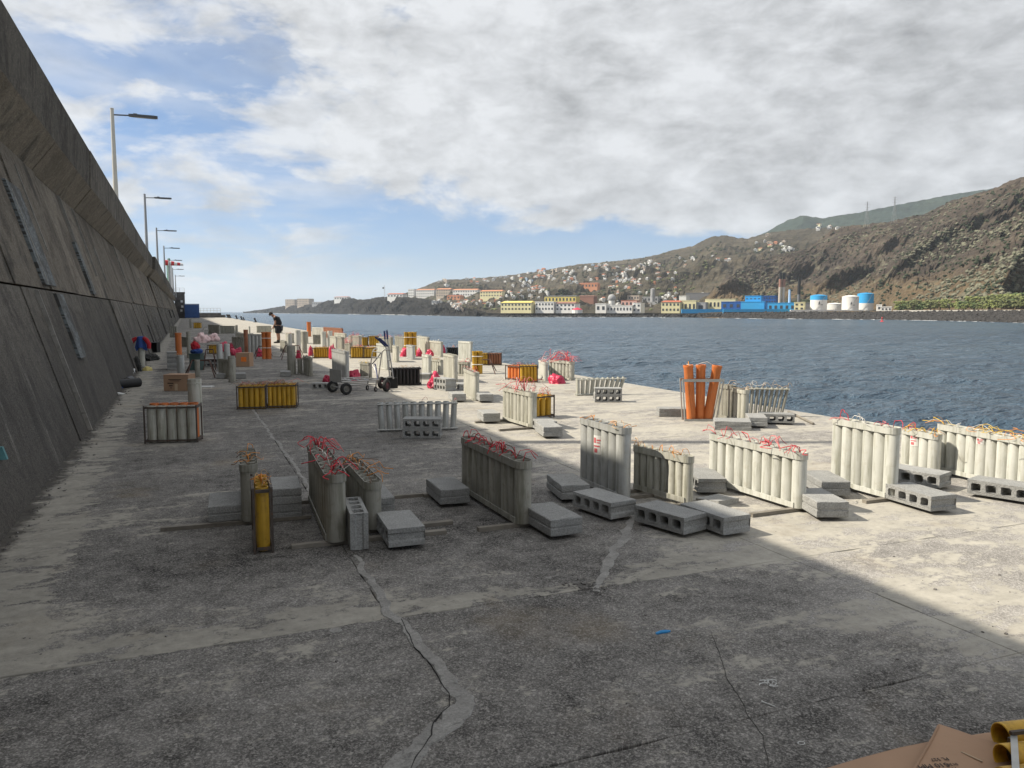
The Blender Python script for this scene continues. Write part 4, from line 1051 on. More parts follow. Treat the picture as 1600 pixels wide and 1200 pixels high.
# ---------------------------------------------------------------- trestles
M_RUST = mat('rusty_iron', (.085, .045, .035), .8, .3, 14, .2, 50)
def trestle(x0, x1, yt, yb, label, m_=M_RUST, spread=4, r=.014, bar=True, dy=5):
    g = at((x0 + x1) / 2, yb); root = empty('trestle', (g.x, g.y, 0), 0, label, 'trestle', 'low metal trestles')
    A, B = pl(x0 + spread, yt, yb - dy / 2), pl(x1 - spread, yt, yb - dy / 2)
    put(MB().tube([A, B], r * 1.15, 6), 'top_bar', m_, root)
    for tp, sgn, s0 in ((A, -1, x0), (B, 1, x1)):
        put(MB().tube([tp, pl(s0, yb, yb)], r, 6), 'leg', m_, root)
        put(MB().tube([tp, pl(s0 - sgn * -1.5, yb - dy, yb - dy)], r, 6), 'leg', m_, root)
    if bar:
        put(MB().tube([pl(x0 + spread * .5, (yt + yb) / 2, yb - 1), pl(x1 - spread * .5, (yt + yb) / 2, yb - 1)], r * .8, 5), 'brace', m_, root)
    return root
trestle(291, 336, 563, 590, 'rusty trestle standing before the red and blue clothes', spread=9, bar=False, r=.016)
trestle(399, 424, 541, 561, 'dark trestle left of the orange bundle', spread=5)
trestle(440, 473, 540, 562, 'dark trestle right of the bent worker', spread=6, m_=M_RUST)
trestle(742, 774, 562, 585, 'thin dark trestle with splayed legs by the sunlit yellow bundle', spread=8, bar=False)
trestle(318, 337, 546, 578, 'brown trestle half hidden behind the yellow box under the bags', spread=4)
trestle(318, 326, 511, 521, 'pale far trestle in the shade', m_=M_DRAB, spread=2)

# ---------------------------------------------------------------- bags, cloth, cartons
def crumple(sx, sy, sz, seed, rough=.35, sub=3, spikes=4, flat=.15):
    rng = random.Random(seed)
    bm = bmesh.new(); bmesh.ops.create_icosphere(bm, subdivisions=sub, radius=1.0)
    sp = [Vector((rng.uniform(-1, 1), rng.uniform(-1, 1), rng.uniform(.1, 1))).normalized() for _ in range(spikes)]
    of = Vector((seed * 1.7, seed * .3, 0))
    for v in bm.verts:
        p = v.co.copy(); d = 1 + rough * noise.noise(p * 1.6 + of) + rough * .7 * abs(noise.noise(p * 3.7 + of)) + rough * .35 * noise.noise(p * 8 + of)
        d += rough * .30 * (1 - abs(noise.noise(p * 2.6 + of * 2)) * 3) + rough * .22 * (1 - abs(noise.noise(p * 6.0 + of)) * 3)
        for s in sp:
            k = p.dot(s)
            if k > .84: d += (k - .84) * 1.5
        p *= d
        p.z = max(p.z, -flat); v.co = Vector((p.x * sx, p.y * sy, (p.z + flat) * sz))
    me = bpy.data.meshes.new('crumpled'); bm.to_mesh(me); bm.free(); return me
def heap(name, x0, x1, yt, yb, m_, label, cat, group=None, seed=1, rough=.35, spikes=4, z=0.0, deep=.8, row=None):
    xm = (x0 + x1) / 2; P = at(xm, row or yb); k = CAM_H / ((row or yb) - HORIZON); w_ = (x1 - x0) * k; h = hgt(xm, row or yb, yt)
    if row: z = hgt(xm, row, yb); h -= z
    me = crumple(w_ / 2.1, w_ / 2.1 * deep, h / 1.35, seed, rough, 4, spikes, .45 if row else .15)
    zs = [v.co.z for v in me.vertices]; kz = h / max(zs); xs_ = [abs(v.co.x) for v in me.vertices]; kx = w_ / 2 / max(xs_)
    for v in me.vertices: v.co.z *= kz; v.co.x *= kx; me.materials.append(m_)
    me.polygons.foreach_set('use_smooth', [True] * len(me.polygons)); me.set_sharp_from_angle(angle=R(75))
    o = link(name, me, None, (P.x, P.y, z), (0, 0, -YAW)); return tag(o, label, cat, group)
G_BAG = 'crumpled red plastic bags between the racks'
heap('plastic_bag', 856, 885, 583, 599, M_BAG, 'red plastic bag slumped before the rack with the mop of red fuses', 'plastic bag', G_BAG, 3)
heap('plastic_bag', 538, 565, 577, 596, M_BAG, 'dull red bag lying behind the platform trolley', 'plastic bag', G_BAG, 5)
heap('plastic_bag', 504, 516, 585, 597, M_BAG, 'small red bag left of the grey front plate of the trolley', 'plastic bag', G_BAG, 6)
heap('red_sheet', 666, 696, 579, 606, M_BAG, 'bright red sheet draped against the holed block stack', 'plastic sheet', None, 8, .5, 6)
heap('plastic_bag', 624, 643, 542, 557, M_BAG, 'red bag left of the tallest yellow bundle', 'plastic bag', G_BAG, 9)
heap('plastic_bag', 649, 661, 543, 557, M_BAG, 'red bag right of the tallest yellow bundle', 'plastic bag', G_BAG, 10)
heap('plastic_bag', 664, 681, 545, 556, M_BAG, 'dark red bag before the pale racks at the quay edge', 'plastic bag', G_BAG, 11)
heap('plastic_bag', 615, 632, 537, 545, M_BAG, 'flat red bag behind the short two tube rack', 'plastic bag', G_BAG, 12)
heap('plastic_bag', 513, 527, 536, 561, M_BAG, 'tall pinkish red bag behind the grey rack on the trolley side', 'plastic bag', G_BAG, 13)
heap('plastic_bag', 481, 490, 539, 556, M_BAG, 'red bag left of the squat yellow box', 'plastic bag', G_BAG, 14)
heap('plastic_bag', 462, 471, 546, 560, M_BAG, 'red bag under the dark trestle right of the worker', 'plastic bag', G_BAG, 15)
heap('plastic_bag', 400, 412, 543, 557, M_BAG, 'red bag under the dark trestle left of the orange bundle', 'plastic bag', G_BAG, 16)
heap('plastic_bag', 688, 697, 537, 552, M_BAG, 'small dark red bag by the small black tube box', 'plastic bag', G_BAG, 17)
heap('pile_of_bags', 303, 330, 519, 535, M_BAGW, 'pile of pale pink bags heaped in the shade near the wall', 'pile of bags', None, 21, .4)
heap('pile_of_bags', 322, 346, 520, 533, M_BAGW, 'whitish heap of bags right of the pale pink pile', 'pile of bags', None, 22, .4)
heap('pile_of_bags', 304, 322, 526, 535, M_BAG, 'dark red bags under the pale pink pile', 'pile of bags', None, 23, .4)
for i, (x_, y_) in enumerate(((350, 541), (362, 543), (370, 550))):
    heap('fuse_heap', x_ - 9, x_ + 9, y_ - 8, y_ + 8, M_BAG, ['heap of red netting left of two tall grey pipes', 'heap of red netting behind two tall grey pipes', 'heap of red netting nearest the cardboard box with the orange label'][i], 'netting', 'heaps of red netting in the shade', 30 + i, .5, 6)
def garment(origin, H, r0, bodym, sleevem, label, drop=.36, seed=1):
    """a jacket hung over the top of an upright: body as a creased hood, two sleeves hanging down"""
    g = empty('jacket', (origin.x, origin.y, 0), -YAW, label, 'jacket')
    b = MB(); b.lathe([(.001, H + .035), (r0 * .7, H + .03), (r0 * 1.15, H + .008), (r0 * 1.25, H - .04), (r0 * 1.5, H - drop * .45), (r0 * 1.75, H - drop * .8), (r0 * 1.9, H - drop), (r0 * 1.8, H - drop), (r0 * 1.2, H - drop * .4)], 26)
    vs = []
    for x, y, z in b.v:
        a = math.atan2(y, x); f = max(0, min(1, (H - z) / drop)); k = 1 + f * (.20 * sin(a * 5 + seed) + .13 * sin(a * 9 + 2 * seed)); vs.append((x * k, y * k, z - f * .05 * sin(a * 3 + seed)))
    b.v = vs; b.build('jacket_body', bodym, g, smooth=60)
    for s_ in (-1, 1):
        p = [(s_ * r0 * 1.1, -.03, H - .02), (s_ * r0 * 2.1, -.06, H - .07), (s_ * r0 * 2.9, -.07, H - drop * .55), (s_ * r0 * 2.8, -.05, H - drop * (.95 if s_ > 0 else .75))]
        b = MB().tube(p, [.05, .062, .058, .05], 10); b.v = [tuple(Vector(q_) + Vector((noise.noise(Vector(q_) * 25) * .012,) * 3)) for q_ in b.v]
        b.build('sleeve', sleevem, g, smooth=70)
    return g
garment(at(222, 573), hgt(222, 573, 527), .088, M_BLUE_CLOTH, M_RED_CLOTH, 'blue jacket with red sleeves hung over the cream pipe by the wall', .34, 2)
P = at(308, 578); zt_ = hgt(308, 578, 552)
st_ = empty('crate', (P.x, P.y, 0), -YAW, 'small dark teal crate under the red and blue jackets', 'crate')
M_TEALBOX = mat('dark_teal_plastic', (.05, .085, .08), .6, .2, 8, .1)
MB().box(-.15, .15, -.13, .13, .002, zt_ - .03).build('crate_body', M_TEALBOX, st_)
MB().box(-.165, .165, -.145, .145, zt_ - .028, zt_).build('crate_rim', M_TEALBOX, st_)
heap('red_clothes', 299, 314, 532, 546, M_RED_CLOTH, 'bright red jacket bundled on top of the blue one on the small teal crate', 'jacket', None, 40, .35, row=578)
heap('blue_clothes', 299, 318, 543, 552, M_BLUE_CLOTH, 'blue jacket lying under the red one on the small teal crate', 'jacket', None, 41, .35, row=578)
M_DEBRIS = mat('dark_debris', (.03, .03, .028), .85, .4, 12, .4, 40)
heap('tarpaulin', 203, 224, 556, 580, M_DEBRIS, 'black crumpled tarpaulin against the foot of the wall', 'tarpaulin', None, 50, .6, 0)
heap('tarpaulin', 222, 252, 551, 563, M_DEBRIS, 'low black tangle of netting spread from the wall', 'netting', None, 51, .7, 0, deep=1.0)
M_YBAG = mat('pale_yellow_bag', (.62, .52, .20), .6, .15, 10, .2)
M_WBAG = mat('white_bag', (.58, .58, .56), .55, .15, 10, .25)
heap('cement_bag', 223, 238, 572, 579, M_YBAG, 'flat pale yellow bag lying near the wall', 'bag', None, 52, .25, 0)
heap('plastic_bag', 196, 211, 574, 583, M_WBAG, 'white plastic bag crumpled at the foot of the wall', 'plastic bag', 'white plastic litter at the wall', 53, .5)
heap('plastic_bag', 201, 209, 580, 585, M_WBAG, 'small white scrap in front of the white bag by the wall', 'plastic bag', 'white plastic litter at the wall', 54, .4)
heap('plastic_sheet', 171, 194, 613, 616, M_WBAG, 'flat white plastic sheet before the black pipes at the wall', 'plastic sheet', None, 55, .3, 0)
heap('blue_cloth', 183, 193, 602, 607, M_BLUE_CLOTH, 'blue rag between the two black pipe ends', 'rag', None, 56, .4)

def carton(fl, fr, depth, yt, label, mark=None, tape=True, m_=M_CARD):
    a, c = at(*fl), at(*fr); u = c - a; W = u.length; rz = math.atan2(u.y, u.x); H = hgt((fl[0] + fr[0]) / 2, (fl[1] + fr[1]) / 2, yt)
    root = empty('cardboard_box', ((a.x + c.x) / 2, (a.y + c.y) / 2, 0), rz, label, 'cardboard box', 'cardboard boxes on the deck')
    MB().box(-W / 2, W / 2, 0, depth, .002, H, None, .004).build('box_body', m_, root)
    for s in (-1, 1):
        MB().box(-W / 2, W / 2, depth / 2 + (0.002 if s > 0 else -depth / 2), depth if s > 0 else depth / 2 - .002, H + .004, H + .008, None, .002).build('flap', m_, root)
    if tape: MB().box(-.03, .03, -.003, -.0015, H * .02, H * .45).build('tape', M_TAPE, root)
    if mark == 'print':
        b = MB()
        for x0, x1, z0, z1 in ((-.30, .22, .70, .74), (-.25, .15, .62, .65), (-.34, -.10, .46, .52), (-.28, -.14, .30, .36), (-.22, -.19, .16, .24)): b.box(W * x0, W * x1, -.003, -.001, H * z0, H * z1)
        b.build('print', M_PRINT, root)
    if mark == 'orange': MB().box(-.12 * W, .28 * W, -.004, -.0015, H * .38, H * .72).build('orange_label', M_LABEL_O, root)
carton((256, 611), (295, 611), .35, 586, 'closed brown cardboard box with faint black print near the wall', 'print')
carton((369, 573), (390, 573), .35, 552, 'brown cardboard box with an orange label in the shade', 'orange', False)
M_TABLE = mat('grey_board', (.36, .36, .36), .7, .1, 8, .1)
b = MB().box(-.14, .14, -.1, .1, .001, .022, None, .003).build('white_panel', M_WBAG, None, at(322, 605), (0, 0, -YAW)); tag(b, 'small white panel lying flat before the tall pale pipe', 'panel')
b = MB()
P = at(238, 551)
cr_ = empty('crate', (P.x, P.y, 0), -YAW, 'open black plastic crate standing on its side by the wall', 'crate')
kx = 7 * CAM_H / (551 - HORIZON)
MB().box(-kx, kx, .30, .32, .004, .40).build('back_panel', M_INK, cr_)
for s in (-1, 1): MB().box(s * kx - .012, s * kx + .012, 0, .298, .004, .40).build('side_panel', M_INK, cr_)
for z in (.004, .385): MB().box(-kx + .014, kx - .014, 0, .298, z, z + .015).build('side_panel', M_INK, cr_)
for i, (x_, y_, a_) in enumerate(((176, 608, -.5), (199, 604, .35))):
    P = at(x_, y_); dirv = Vector((FW.x, FW.y, 0)).normalized(); dirv.rotate(Matrix.Rotation(a_, 3, 'Z')); r_ = .095
    T = Matrix.Translation((P.x, P.y, r_)) @ dirv.to_track_quat('Z', 'Y').to_matrix().to_4x4()
    o = MB().lathe([(r_, 0), (r_, .62), (r_ - .008, .62), (r_ - .008, 0), (r_, 0)], 20, T).build('black_pipe', M_INK, None, smooth=35)
    tag(o, ['black pipe lying left at the foot of the wall, open end forward', 'black pipe lying right of the other one at the foot of the wall'][i], 'pipe')
for i, (p0, p1, z1) in enumerate((((194, 586), (174, 533), .9), ((186, 592), (176, 566), .5), ((207, 566), (199, 538), .6), ((218, 576), (205, 556), .3))):
    a = at(*p0, .02); d = pl(p1[0], p1[1], p0[1])
    o = MB().tube([a, d], .016, 6).build('pole', M_RUST); tag(o, ['longest dark pole leaning on the wall behind the black pipes', 'short dark pole low on the wall above the black pipes', 'thin pole leaning beside the red jacket', 'thin bar leaning over the black tarpaulin'][i], 'pole', 'bars leaning on the wall')

# ---------------------------------------------------------------- litter in the foreground
M_BLUE = mat('blue_plastic', (.03, .28, .62), .4, .1, 20, 0)
a, c = at(1025, 990, .004), at(1047, 986, .004)
b = MB().tube([a, a.lerp(c, .35) + Vector((0, 0, .004)), a.lerp(c, .7) + Vector((0, 0, .002)), c], [.006, .009, .009, .005], 6).build('plastic_strip', M_BLUE); tag(b, 'small blue plastic strip lying on the dark deck', 'litter')
rng = random.Random(5)
b = MB()
for _ in range(7):
    p = at(1203, 1068, .006) + Vector((rng.uniform(-.03, .03), rng.uniform(-.02, .02), 0))
    a0 = rng.uniform(0, 6.28); b.tube([p + Vector((cos(a0 + k * .9) * .014 * (1 + .3 * k), sin(a0 + k * .9) * .010 * (1 + .2 * k), .001 * k)) for k in range(5)], .0022, 5)
tag(b.build('wire_scrap', M_WBAG), 'tangled white cable tie scrap on the dark deck', 'litter')
a, c = at(1190, 1096, .004), at(1211, 1104, .004)
tag(MB().tube([a, a.lerp(c, .2), c], [.005, .0028, .0028], 6).build('cable_tie', M_WBAG), 'straight white plastic stick on the dark deck', 'litter')
p = at(1252, 1161, .004)
tag(MB().tube([p + Vector((cos(k * pi / 6) * .014, sin(k * pi / 6) * .010, 0)) for k in range(12)], .0016, 5, closed=True).build('plastic_ring', M_WBAG), 'tiny white plastic ring on the deck near the cardboard', 'litter')
for i, (x_, y_, s_) in enumerate(((524, 985, .035), (857, 903, .02))):
    tag(MB().lathe([(.001, .003), (s_ * .9, .003), (s_, 0)], 9).build('paint_spot', M_MORTAR, None, at(x_, y_)), ['round pale mortar spot on the dark deck left of the repaired crack', 'small pale mortar spot by the transverse joint'][i], 'mortar spot')

# flattened cardboard and the yellow tubes at the lower right corner
def sheet(pts, name, m_, th, label=None, zlist=None, parent=None):
    P = [at(x, y, z) for (x, y), z in zip(pts, zlist)]
    vs = P + [p - Vector((0, 0, th)) for p in P]; n = len(P)
    b = MB(); b.add(vs, [tuple(range(n)), tuple(range(2 * n - 1, n - 1, -1))] + [(i, n + i, n + (i + 1) % n, (i + 1) % n) for i in range(n)])
    return b.build(name, m_, parent)
def orient(o):
    bm = bmesh.new(); bm.from_mesh(o.data); bmesh.ops.recalc_face_normals(bm, faces=bm.faces); bm.to_mesh(o.data); bm.free(); return o
o = orient(sheet([(1285, 1202), (1345, 1184), (1405, 1168), (1450, 1159), (1540, 1145), (1600, 1139), (1660, 1133), (1690, 1250), (1560, 1330), (1330, 1300)], 'cardboard_sheet', M_CARD, .006, None, [.012, .012, .014, .013, .012, .016, .02, .02, .012, .012]))
tag(o, 'flat cardboard sheet underneath at the lower right corner', 'cardboard', 'flattened cardboard at the lower right')
cs = orient(sheet([(1418, 1215), (1440, 1178), (1452, 1157), (1467, 1131), (1497, 1141), (1520, 1149), (1575, 1166), (1640, 1190), (1600, 1330), (1400, 1300)], 'cardboard_sheet', M_CARD, .006, None, [.028, .032, .034, .04, .034, .032, .030, .03, .03, .03]))
tag(cs, 'creased cardboard sheet with black print lying on top at the lower right', 'cardboard', 'flattened cardboard at the lower right')
put(MB().tube([at(1425, 1207, .033), at(1456, 1155, .037), at(1466, 1134, .042)], .0045, 6), 'folded_edge', M_CARD, cs, Vector((0, 0, 0)))
put(MB().tube([at(1502, 1175, .033), at(1518, 1182, .034), at(1535, 1190, .034)], .003, 6), 'crease', M_TAPE, cs, Vector((0, 0, 0)))
def text(s, p, size, ang, m_, parent, z):
    cu = bpy.data.curves.new('print_text', 'FONT'); cu.body = s; cu.size = size; cu.align_x = 'CENTER'; cu.align_y = 'CENTER'; cu.extrude = .0003
    cu.materials.append(m_); o = bpy.data.objects.new('print_text', cu); COL.objects.link(o); o.parent = parent
    bpy.context.view_layer.update(); me = bpy.data.meshes.new_from_object(o); bpy.data.objects.remove(o); o = link('print_text', me, parent)
    q_ = at(*p, z); o.location = q_; o.rotation_euler = (0, 0, ang); return o
ang = -YAW + pi + .12
for s_, p_, sz in (('PL 527', (1468, 1186), .024), ('510 MM', (1458, 1196), .034), ('0136', (1488, 1194), .020), ('KG', (1448, 1203), .036), ('97', (1492, 1201), .024)):
    text(s_, p_, sz, ang, M_PRINT, cs, .0345)
# yellow tubes lying in a steel frame
yr = empty('tube_rack', at(1590, 1200), 0, 'yellow tubes lying on their side in a grey steel frame at the lower right corner', 'tube rack', G_RACK)
ax = (RT * .985 + Vector((FW.x, FW.y, 0)).normalized() * .17).normalized()
for k, (x_, y_) in enumerate(((1562, 1177), (1566, 1213), (1566, 1252))):
    st = at(x_, y_, .0); st = Vector((st.x, st.y, .062))
    T = Matrix.Translation(st) @ ax.to_track_quat('Z', 'Y').to_matrix().to_4x4()
    put(MB().lathe([(.047, 0), (.05, .002), (.05, .55), (.044, .55), (.044, .003), (.047, 0)], 24, T), 'tube', M_YELLOW, yr, smooth=35)
s0, s1 = at(1584, 1150, .117), at(1592, 1290, .117)
d_s = (s1 - s0); w_ = ax * .014
b = MB(); b.add([s0 - w_, s0 + w_, s1 + w_, s1 - w_] + [p + Vector((0, 0, .005)) for p in (s0 - w_, s0 + w_, s1 + w_, s1 - w_)], [(3, 2, 1, 0), (4, 5, 6, 7), (0, 1, 5, 4), (1, 2, 6, 5), (2, 3, 7, 6), (3, 0, 4, 7)]); put(b, 'steel_strap', M_STEEL, yr)
put(MB().tube([s0 - w_ + Vector((0, 0, .012)), s0 + ax * .4 + Vector((0, 0, .012))], .009, 4), 'frame_rail', M_FRAME, yr)
put(MB().tube([s0 - w_ + Vector((0, 0, -.005)), s0 - w_ + Vector((0, 0, -.11))], .009, 4), 'frame_post', M_FRAME, yr)

# ---------------------------------------------------------------- the worker
M_SKIN = mat('skin', (.36, .19, .125), .6, .08, 20, 0)
M_SHIRT = mat('black_shirt', (.018, .016, .018), .9, .2, 12, .3, 30)
M_SHORTS = mat('dark_shorts', (.016, .016, .022), .9, .2, 12, .3, 30)
M_HAIR = mat('dark_hair', (.012, .01, .009), .8, .2, 30, .3)
M_BOOT = mat('dark_boots', (.02, .018, .016), .8, .2, 20, .2)
def skin(name, V, E, m_, parent, root=0, sub=2):
    """V: (x, y, z, radius)"""
    me = bpy.data.meshes.new(name); me.from_pydata([v[:3] for v in V], E, []); me.materials.append(m_)
    o = link(name, me, parent)
    md = o.modifiers.new('skin', 'SKIN'); md.use_smooth_shade = True; md.branch_smoothing = .3
    lay = me.skin_vertices[0].data if me.skin_vertices else None
    if lay is None:
        bm = bmesh.new(); bm.from_mesh(me); bm.verts.layers.skin.verify(); bm.to_mesh(me); bm.free(); lay = me.skin_vertices[0].data
    for i, v in enumerate(V):
        r_ = v[3]; lay[i].radius = r_ if isinstance(r_, tuple) else (r_, r_); lay[i].use_root = (i == root)
    sd = o.modifiers.new('sub', 'SUBSURF'); sd.levels = sub; sd.render_levels = sub
    return o
P = at(433, 536)
man = empty('person', (P.x, P.y, 0), -YAW, 'person in a black shirt and dark shorts bending over with head down, hands busy', 'person')
V = [(.11, 0, .86, .13), (.08, 0, 1.02, .13), (.03, 0, 1.18, .14), (-.05, 0, 1.30, .12), (-.12, 0, 1.37, .085), (-.20, -.01, 1.42, .085), (-.25, -.01, 1.45, .095), (-.275, -.01, 1.41, .07)]
E = [(0, 1), (1, 2), (2, 3), (3, 4), (4, 5), (5, 6), (6, 7)]
def chain(start, pts):
    i0 = start
    for p in pts: V.append(p); E.append((i0, len(V) - 1)); i0 = len(V) - 1
    return i0
for s in (-1, 1):
    chain(0, [(.10, s * .10, .80, .10), (.06, s * .11, .47, .065), (.09, s * .11, .28, .058), (.07, s * .11, .10, .042), (.05, s * .11, .05, .045), (-.10, s * .12, .035, .035)])
    hnd = chain(3, [(-.04, s * .17, 1.30, .065), (.0, s * .21, 1.05, .047), (-.08, s * .16, .90, .038), (-.15, s * .12, .80, .028), (-.19, s * .11, .76, .026)])
    for k in range(4):
        chain(hnd, [(-.215, s * (.09 + .014 * k), .735, .009), (-.225 - .004 * k, s * (.09 + .013 * k), .705, .008), (-.215, s * (.088 + .013 * k), .68 + .005 * abs(k - 1), .007)])
    chain(hnd, [(-.215, s * .085, .765, .010), (-.245, s * .075, .745, .009)])
skin('body', V, E, M_SKIN, man)
V = [(.12, 0, .88, .18), (.10, 0, 1.02, .19), (.05, 0, 1.18, .20), (-.04, 0, 1.29, .17), (-.11, 0, 1.355, .08)]; E = [(0, 1), (1, 2), (2, 3), (3, 4)]
for s in (-1, 1): chain(3, [(-.04, s * .17, 1.29, .085), (-.015, s * .20, 1.13, .075)])
skin('shirt', V, E, M_SHIRT, man)
V = [(.12, 0, .88, .18)]; E = []
for s in (-1, 1): chain(0, [(.10, s * .115, .78, .15), (.075, s * .12, .62, .14), (.06, s * .12, .48, .13)])
skin('shorts', V, E, M_SHORTS, man)
me = crumple(.105, .10, .11, 77, .06, 3, 0, .55); me.materials.append(M_HAIR); link('hair', me, man, (-.245, -.01, 1.425), (0, -.5, 0))
for s in (-1, 1):
    b = MB(); b.tube([(.10, s * .11, .04), (.02, s * .112, .045), (-.13, s * .12, .03)], [.05, .055, .035], 10); b.tube([(.07, s * .11, .03), (.075, s * .11, .17)], [.055, .05], 10); b.build('boot', M_BOOT, man, smooth=60)
for s, y_ in ((-1, -.045), (1, .045)):
    MB().lathe([(.001, .0), (.018, .004), (.022, .012), (.012, .02), (.001, .02)], 8, Matrix.Translation((-.235, s * .10, 1.42)) @ Matrix.Rotation(s * -pi / 2, 4, 'X')).build('ear', M_SKIN, man, smooth=60)
b = MB(); b.tube([(-.335, -.01, 1.455), (-.375, -.01, 1.415), (-.345, -.01, 1.405)], [.012, .016, .01], 8); b.build('nose', M_SKIN, man, smooth=60)

# ---------------------------------------------------------------- bollards, the far end of the pier
M_IRON = mat('black_iron', (.012, .012, .013), .6, .3, 10, .2)
for i, (x_, y_, s_) in enumerate(((361.5, 496.3, .75), (366, 496.6, .75), (370.5, 497, .75), (381, 498.7, .7), (390, 500, .6), (395.5, 500.6, .5), (416.5, 503.6, .55), (455, 510, .5))):
    P = at(x_, y_); P.x = min(P.x, 8.75)
    o = empty('mooring_bollard', (P.x, P.y, 0), -YAW, ['black mooring bollard farthest along the quay edge', 'second farthest black mooring bollard at the quay edge', 'third black mooring bollard from the far end of the quay', 'black mooring bollard with a long base plate near the far end', 'black leaning mooring bollard before a short stump', 'short black stump bollard next to the leaning one', 'black bollard by itself left of the bent worker', 'bollard on a pale base right of the bent worker'][i], 'bollard', 'mooring bollards along the quay edge')
    s_ *= 1.15
    MB().box(-.35 * s_, .55 * s_, -.3 * s_, .3 * s_, .001, .06).build('base_plate', M_IRON if i < 7 else M_WHITE, o)
    MB().tube([(.18 * s_, 0, .05), (.05 * s_, 0, .45 * s_), (-.12 * s_, 0, .86 * s_)], [.24 * s_, .17 * s_, .20 * s_], 12).build('stem', M_IRON, o, smooth=40)
    MB().tube([(-.12 * s_, 0, .82 * s_), (-.16 * s_, 0, .92 * s_), (-.19 * s_, 0, 1.0 * s_)], [.20 * s_, .29 * s_, .18 * s_], 12).build('head', M_IRON, o, smooth=40)
M_CONT = mat('blue_container', (.012, .055, .19), .5, .15, 2, .1, 20)
P = at(300.5, 497.3)
ct = empty('shipping_container', (P.x, P.y, 0), 0, 'blue steel container standing at the far end of the pier', 'container')
b = MB().box(-1.6, 1.6, 0, 6, .1, 3.3)
b.build('container_body', M_CONT, ct)
for s in (-.8, .8): MB().box(s - .74, s + .74, -.06, -.004, .22, 3.15).build('door', M_CONT, ct)
for x_ in (-1.56, 1.56): MB().box(x_ - .08, x_ + .08, -.1, -.002, .02, 3.36).build('corner_post', M_CONT, ct)
for k in range(9): MB().box(1.603, 1.66, .3 + k * .62, .6 + k * .62, .2, 3.2).build('side_rib', M_CONT, ct)
MB().prism([(-1.66, -.1), (1.66, -.1), (1.66, 6), (-1.66, 6)], 3.37, 3.5).build('roof', M_CONT, ct)
# dark block house that closes the wall
P = at(283.5, 497); M_DARKC = wall_material('end_block_concrete', (.06, .056, .052), (.12, .11, .10), 0)
eb = empty('end_block', (P.x - .3, P.y, 0), 0, 'dark concrete block with a railing that closes the harbour wall at the far end', 'building')
MB().box(-1.1, 1.2, 0, 9, -.02, 6.3).build('block_body', M_DARKC, eb)
MB().box(-1.2, 1.3, -.1, 9, 6.303, 6.5).build('roof_slab', M_DARKC, eb)
for i, (x_, z_) in enumerate(((.25, 3.9), (.35, 2.6), (.1, 1.6))): MB().box(x_, x_ + .5, -.05, -.003, z_, z_ + .55).build('sign_plate', M_LABEL_W, eb)
for x_ in (-1.0, 0.1, 1.2): MB().tube([(x_, 0, 6.5), (x_, 0, 7.5)], .035, 6).build('rail_post', M_STEEL, eb)
for z_ in (7.0, 7.5): MB().tube([(-1.0, 0, z_), (1.2, 0, z_)], .03, 6).build('rail', M_STEEL, eb)
P = at(328, 496.2)
pf = empty('end_platform', (P.x, P.y, 0), 0, 'raised concrete platform with a steel railing at the pier head', 'platform')
MB().box(-3.4, 2.9, 0, 10, -.01, 1.25).build('platform_base', M_DARKC, pf)
MB().box(2.903, 4.0, 0, 8, -.01, .7).build('platform_step', M_DARKC, pf)
for k in range(8): MB().tube([(-3.2 + k * .85, .1, 1.25), (-3.2 + k * .85, .1, 2.55)], .04, 6).build('rail_post', M_STEEL, pf)
for z_ in (1.9, 2.55): MB().tube([(-3.2, .1, z_), (2.75, .1, z_)], .035, 6).build('rail', M_STEEL, pf)

# ---------------------------------------------------------------- lamps on the wall
M_LAMPPOST = mat('cream_lamp_post', (.56, .53, .46), .5, .08, 3, .05)
M_LAMPPOST2 = mat('grey_lamp_post', (.30, .31, .32), .5, .08, 3, .05)
M_LUM = mat('dark_luminaire', (.09, .095, .10), .45, .15, 8, .05)
M_GLASS = mat('lamp_glass', (.25, .26, .27), .2, .1, 8, 0)
LAMPS = [(11.5, 10.6, M_LAMPPOST, 'street lamp on the wall above the camera whose shadow crosses the deck'), (40.0, 10.63, M_LAMPPOST, 'nearest cream street lamp behind the parapet, standing tallest against the sky'), (65.9, 10.4, M_LAMPPOST2, 'second grey street lamp along the wall'), (86.5, 9.9, M_LAMPPOST2, 'third street lamp along the wall'), (108.4, 9.8, M_LAMPPOST2, 'fourth street lamp along the wall, near the green beacon'), (132, 9.7, M_LAMPPOST2, 'fifth street lamp seen in front of the green beacon'), (156, 9.5, M_LAMPPOST2, 'sixth street lamp just right of the green beacon'), (180, 9.3, M_LAMPPOST2, 'farthest street lamp near the end block')]
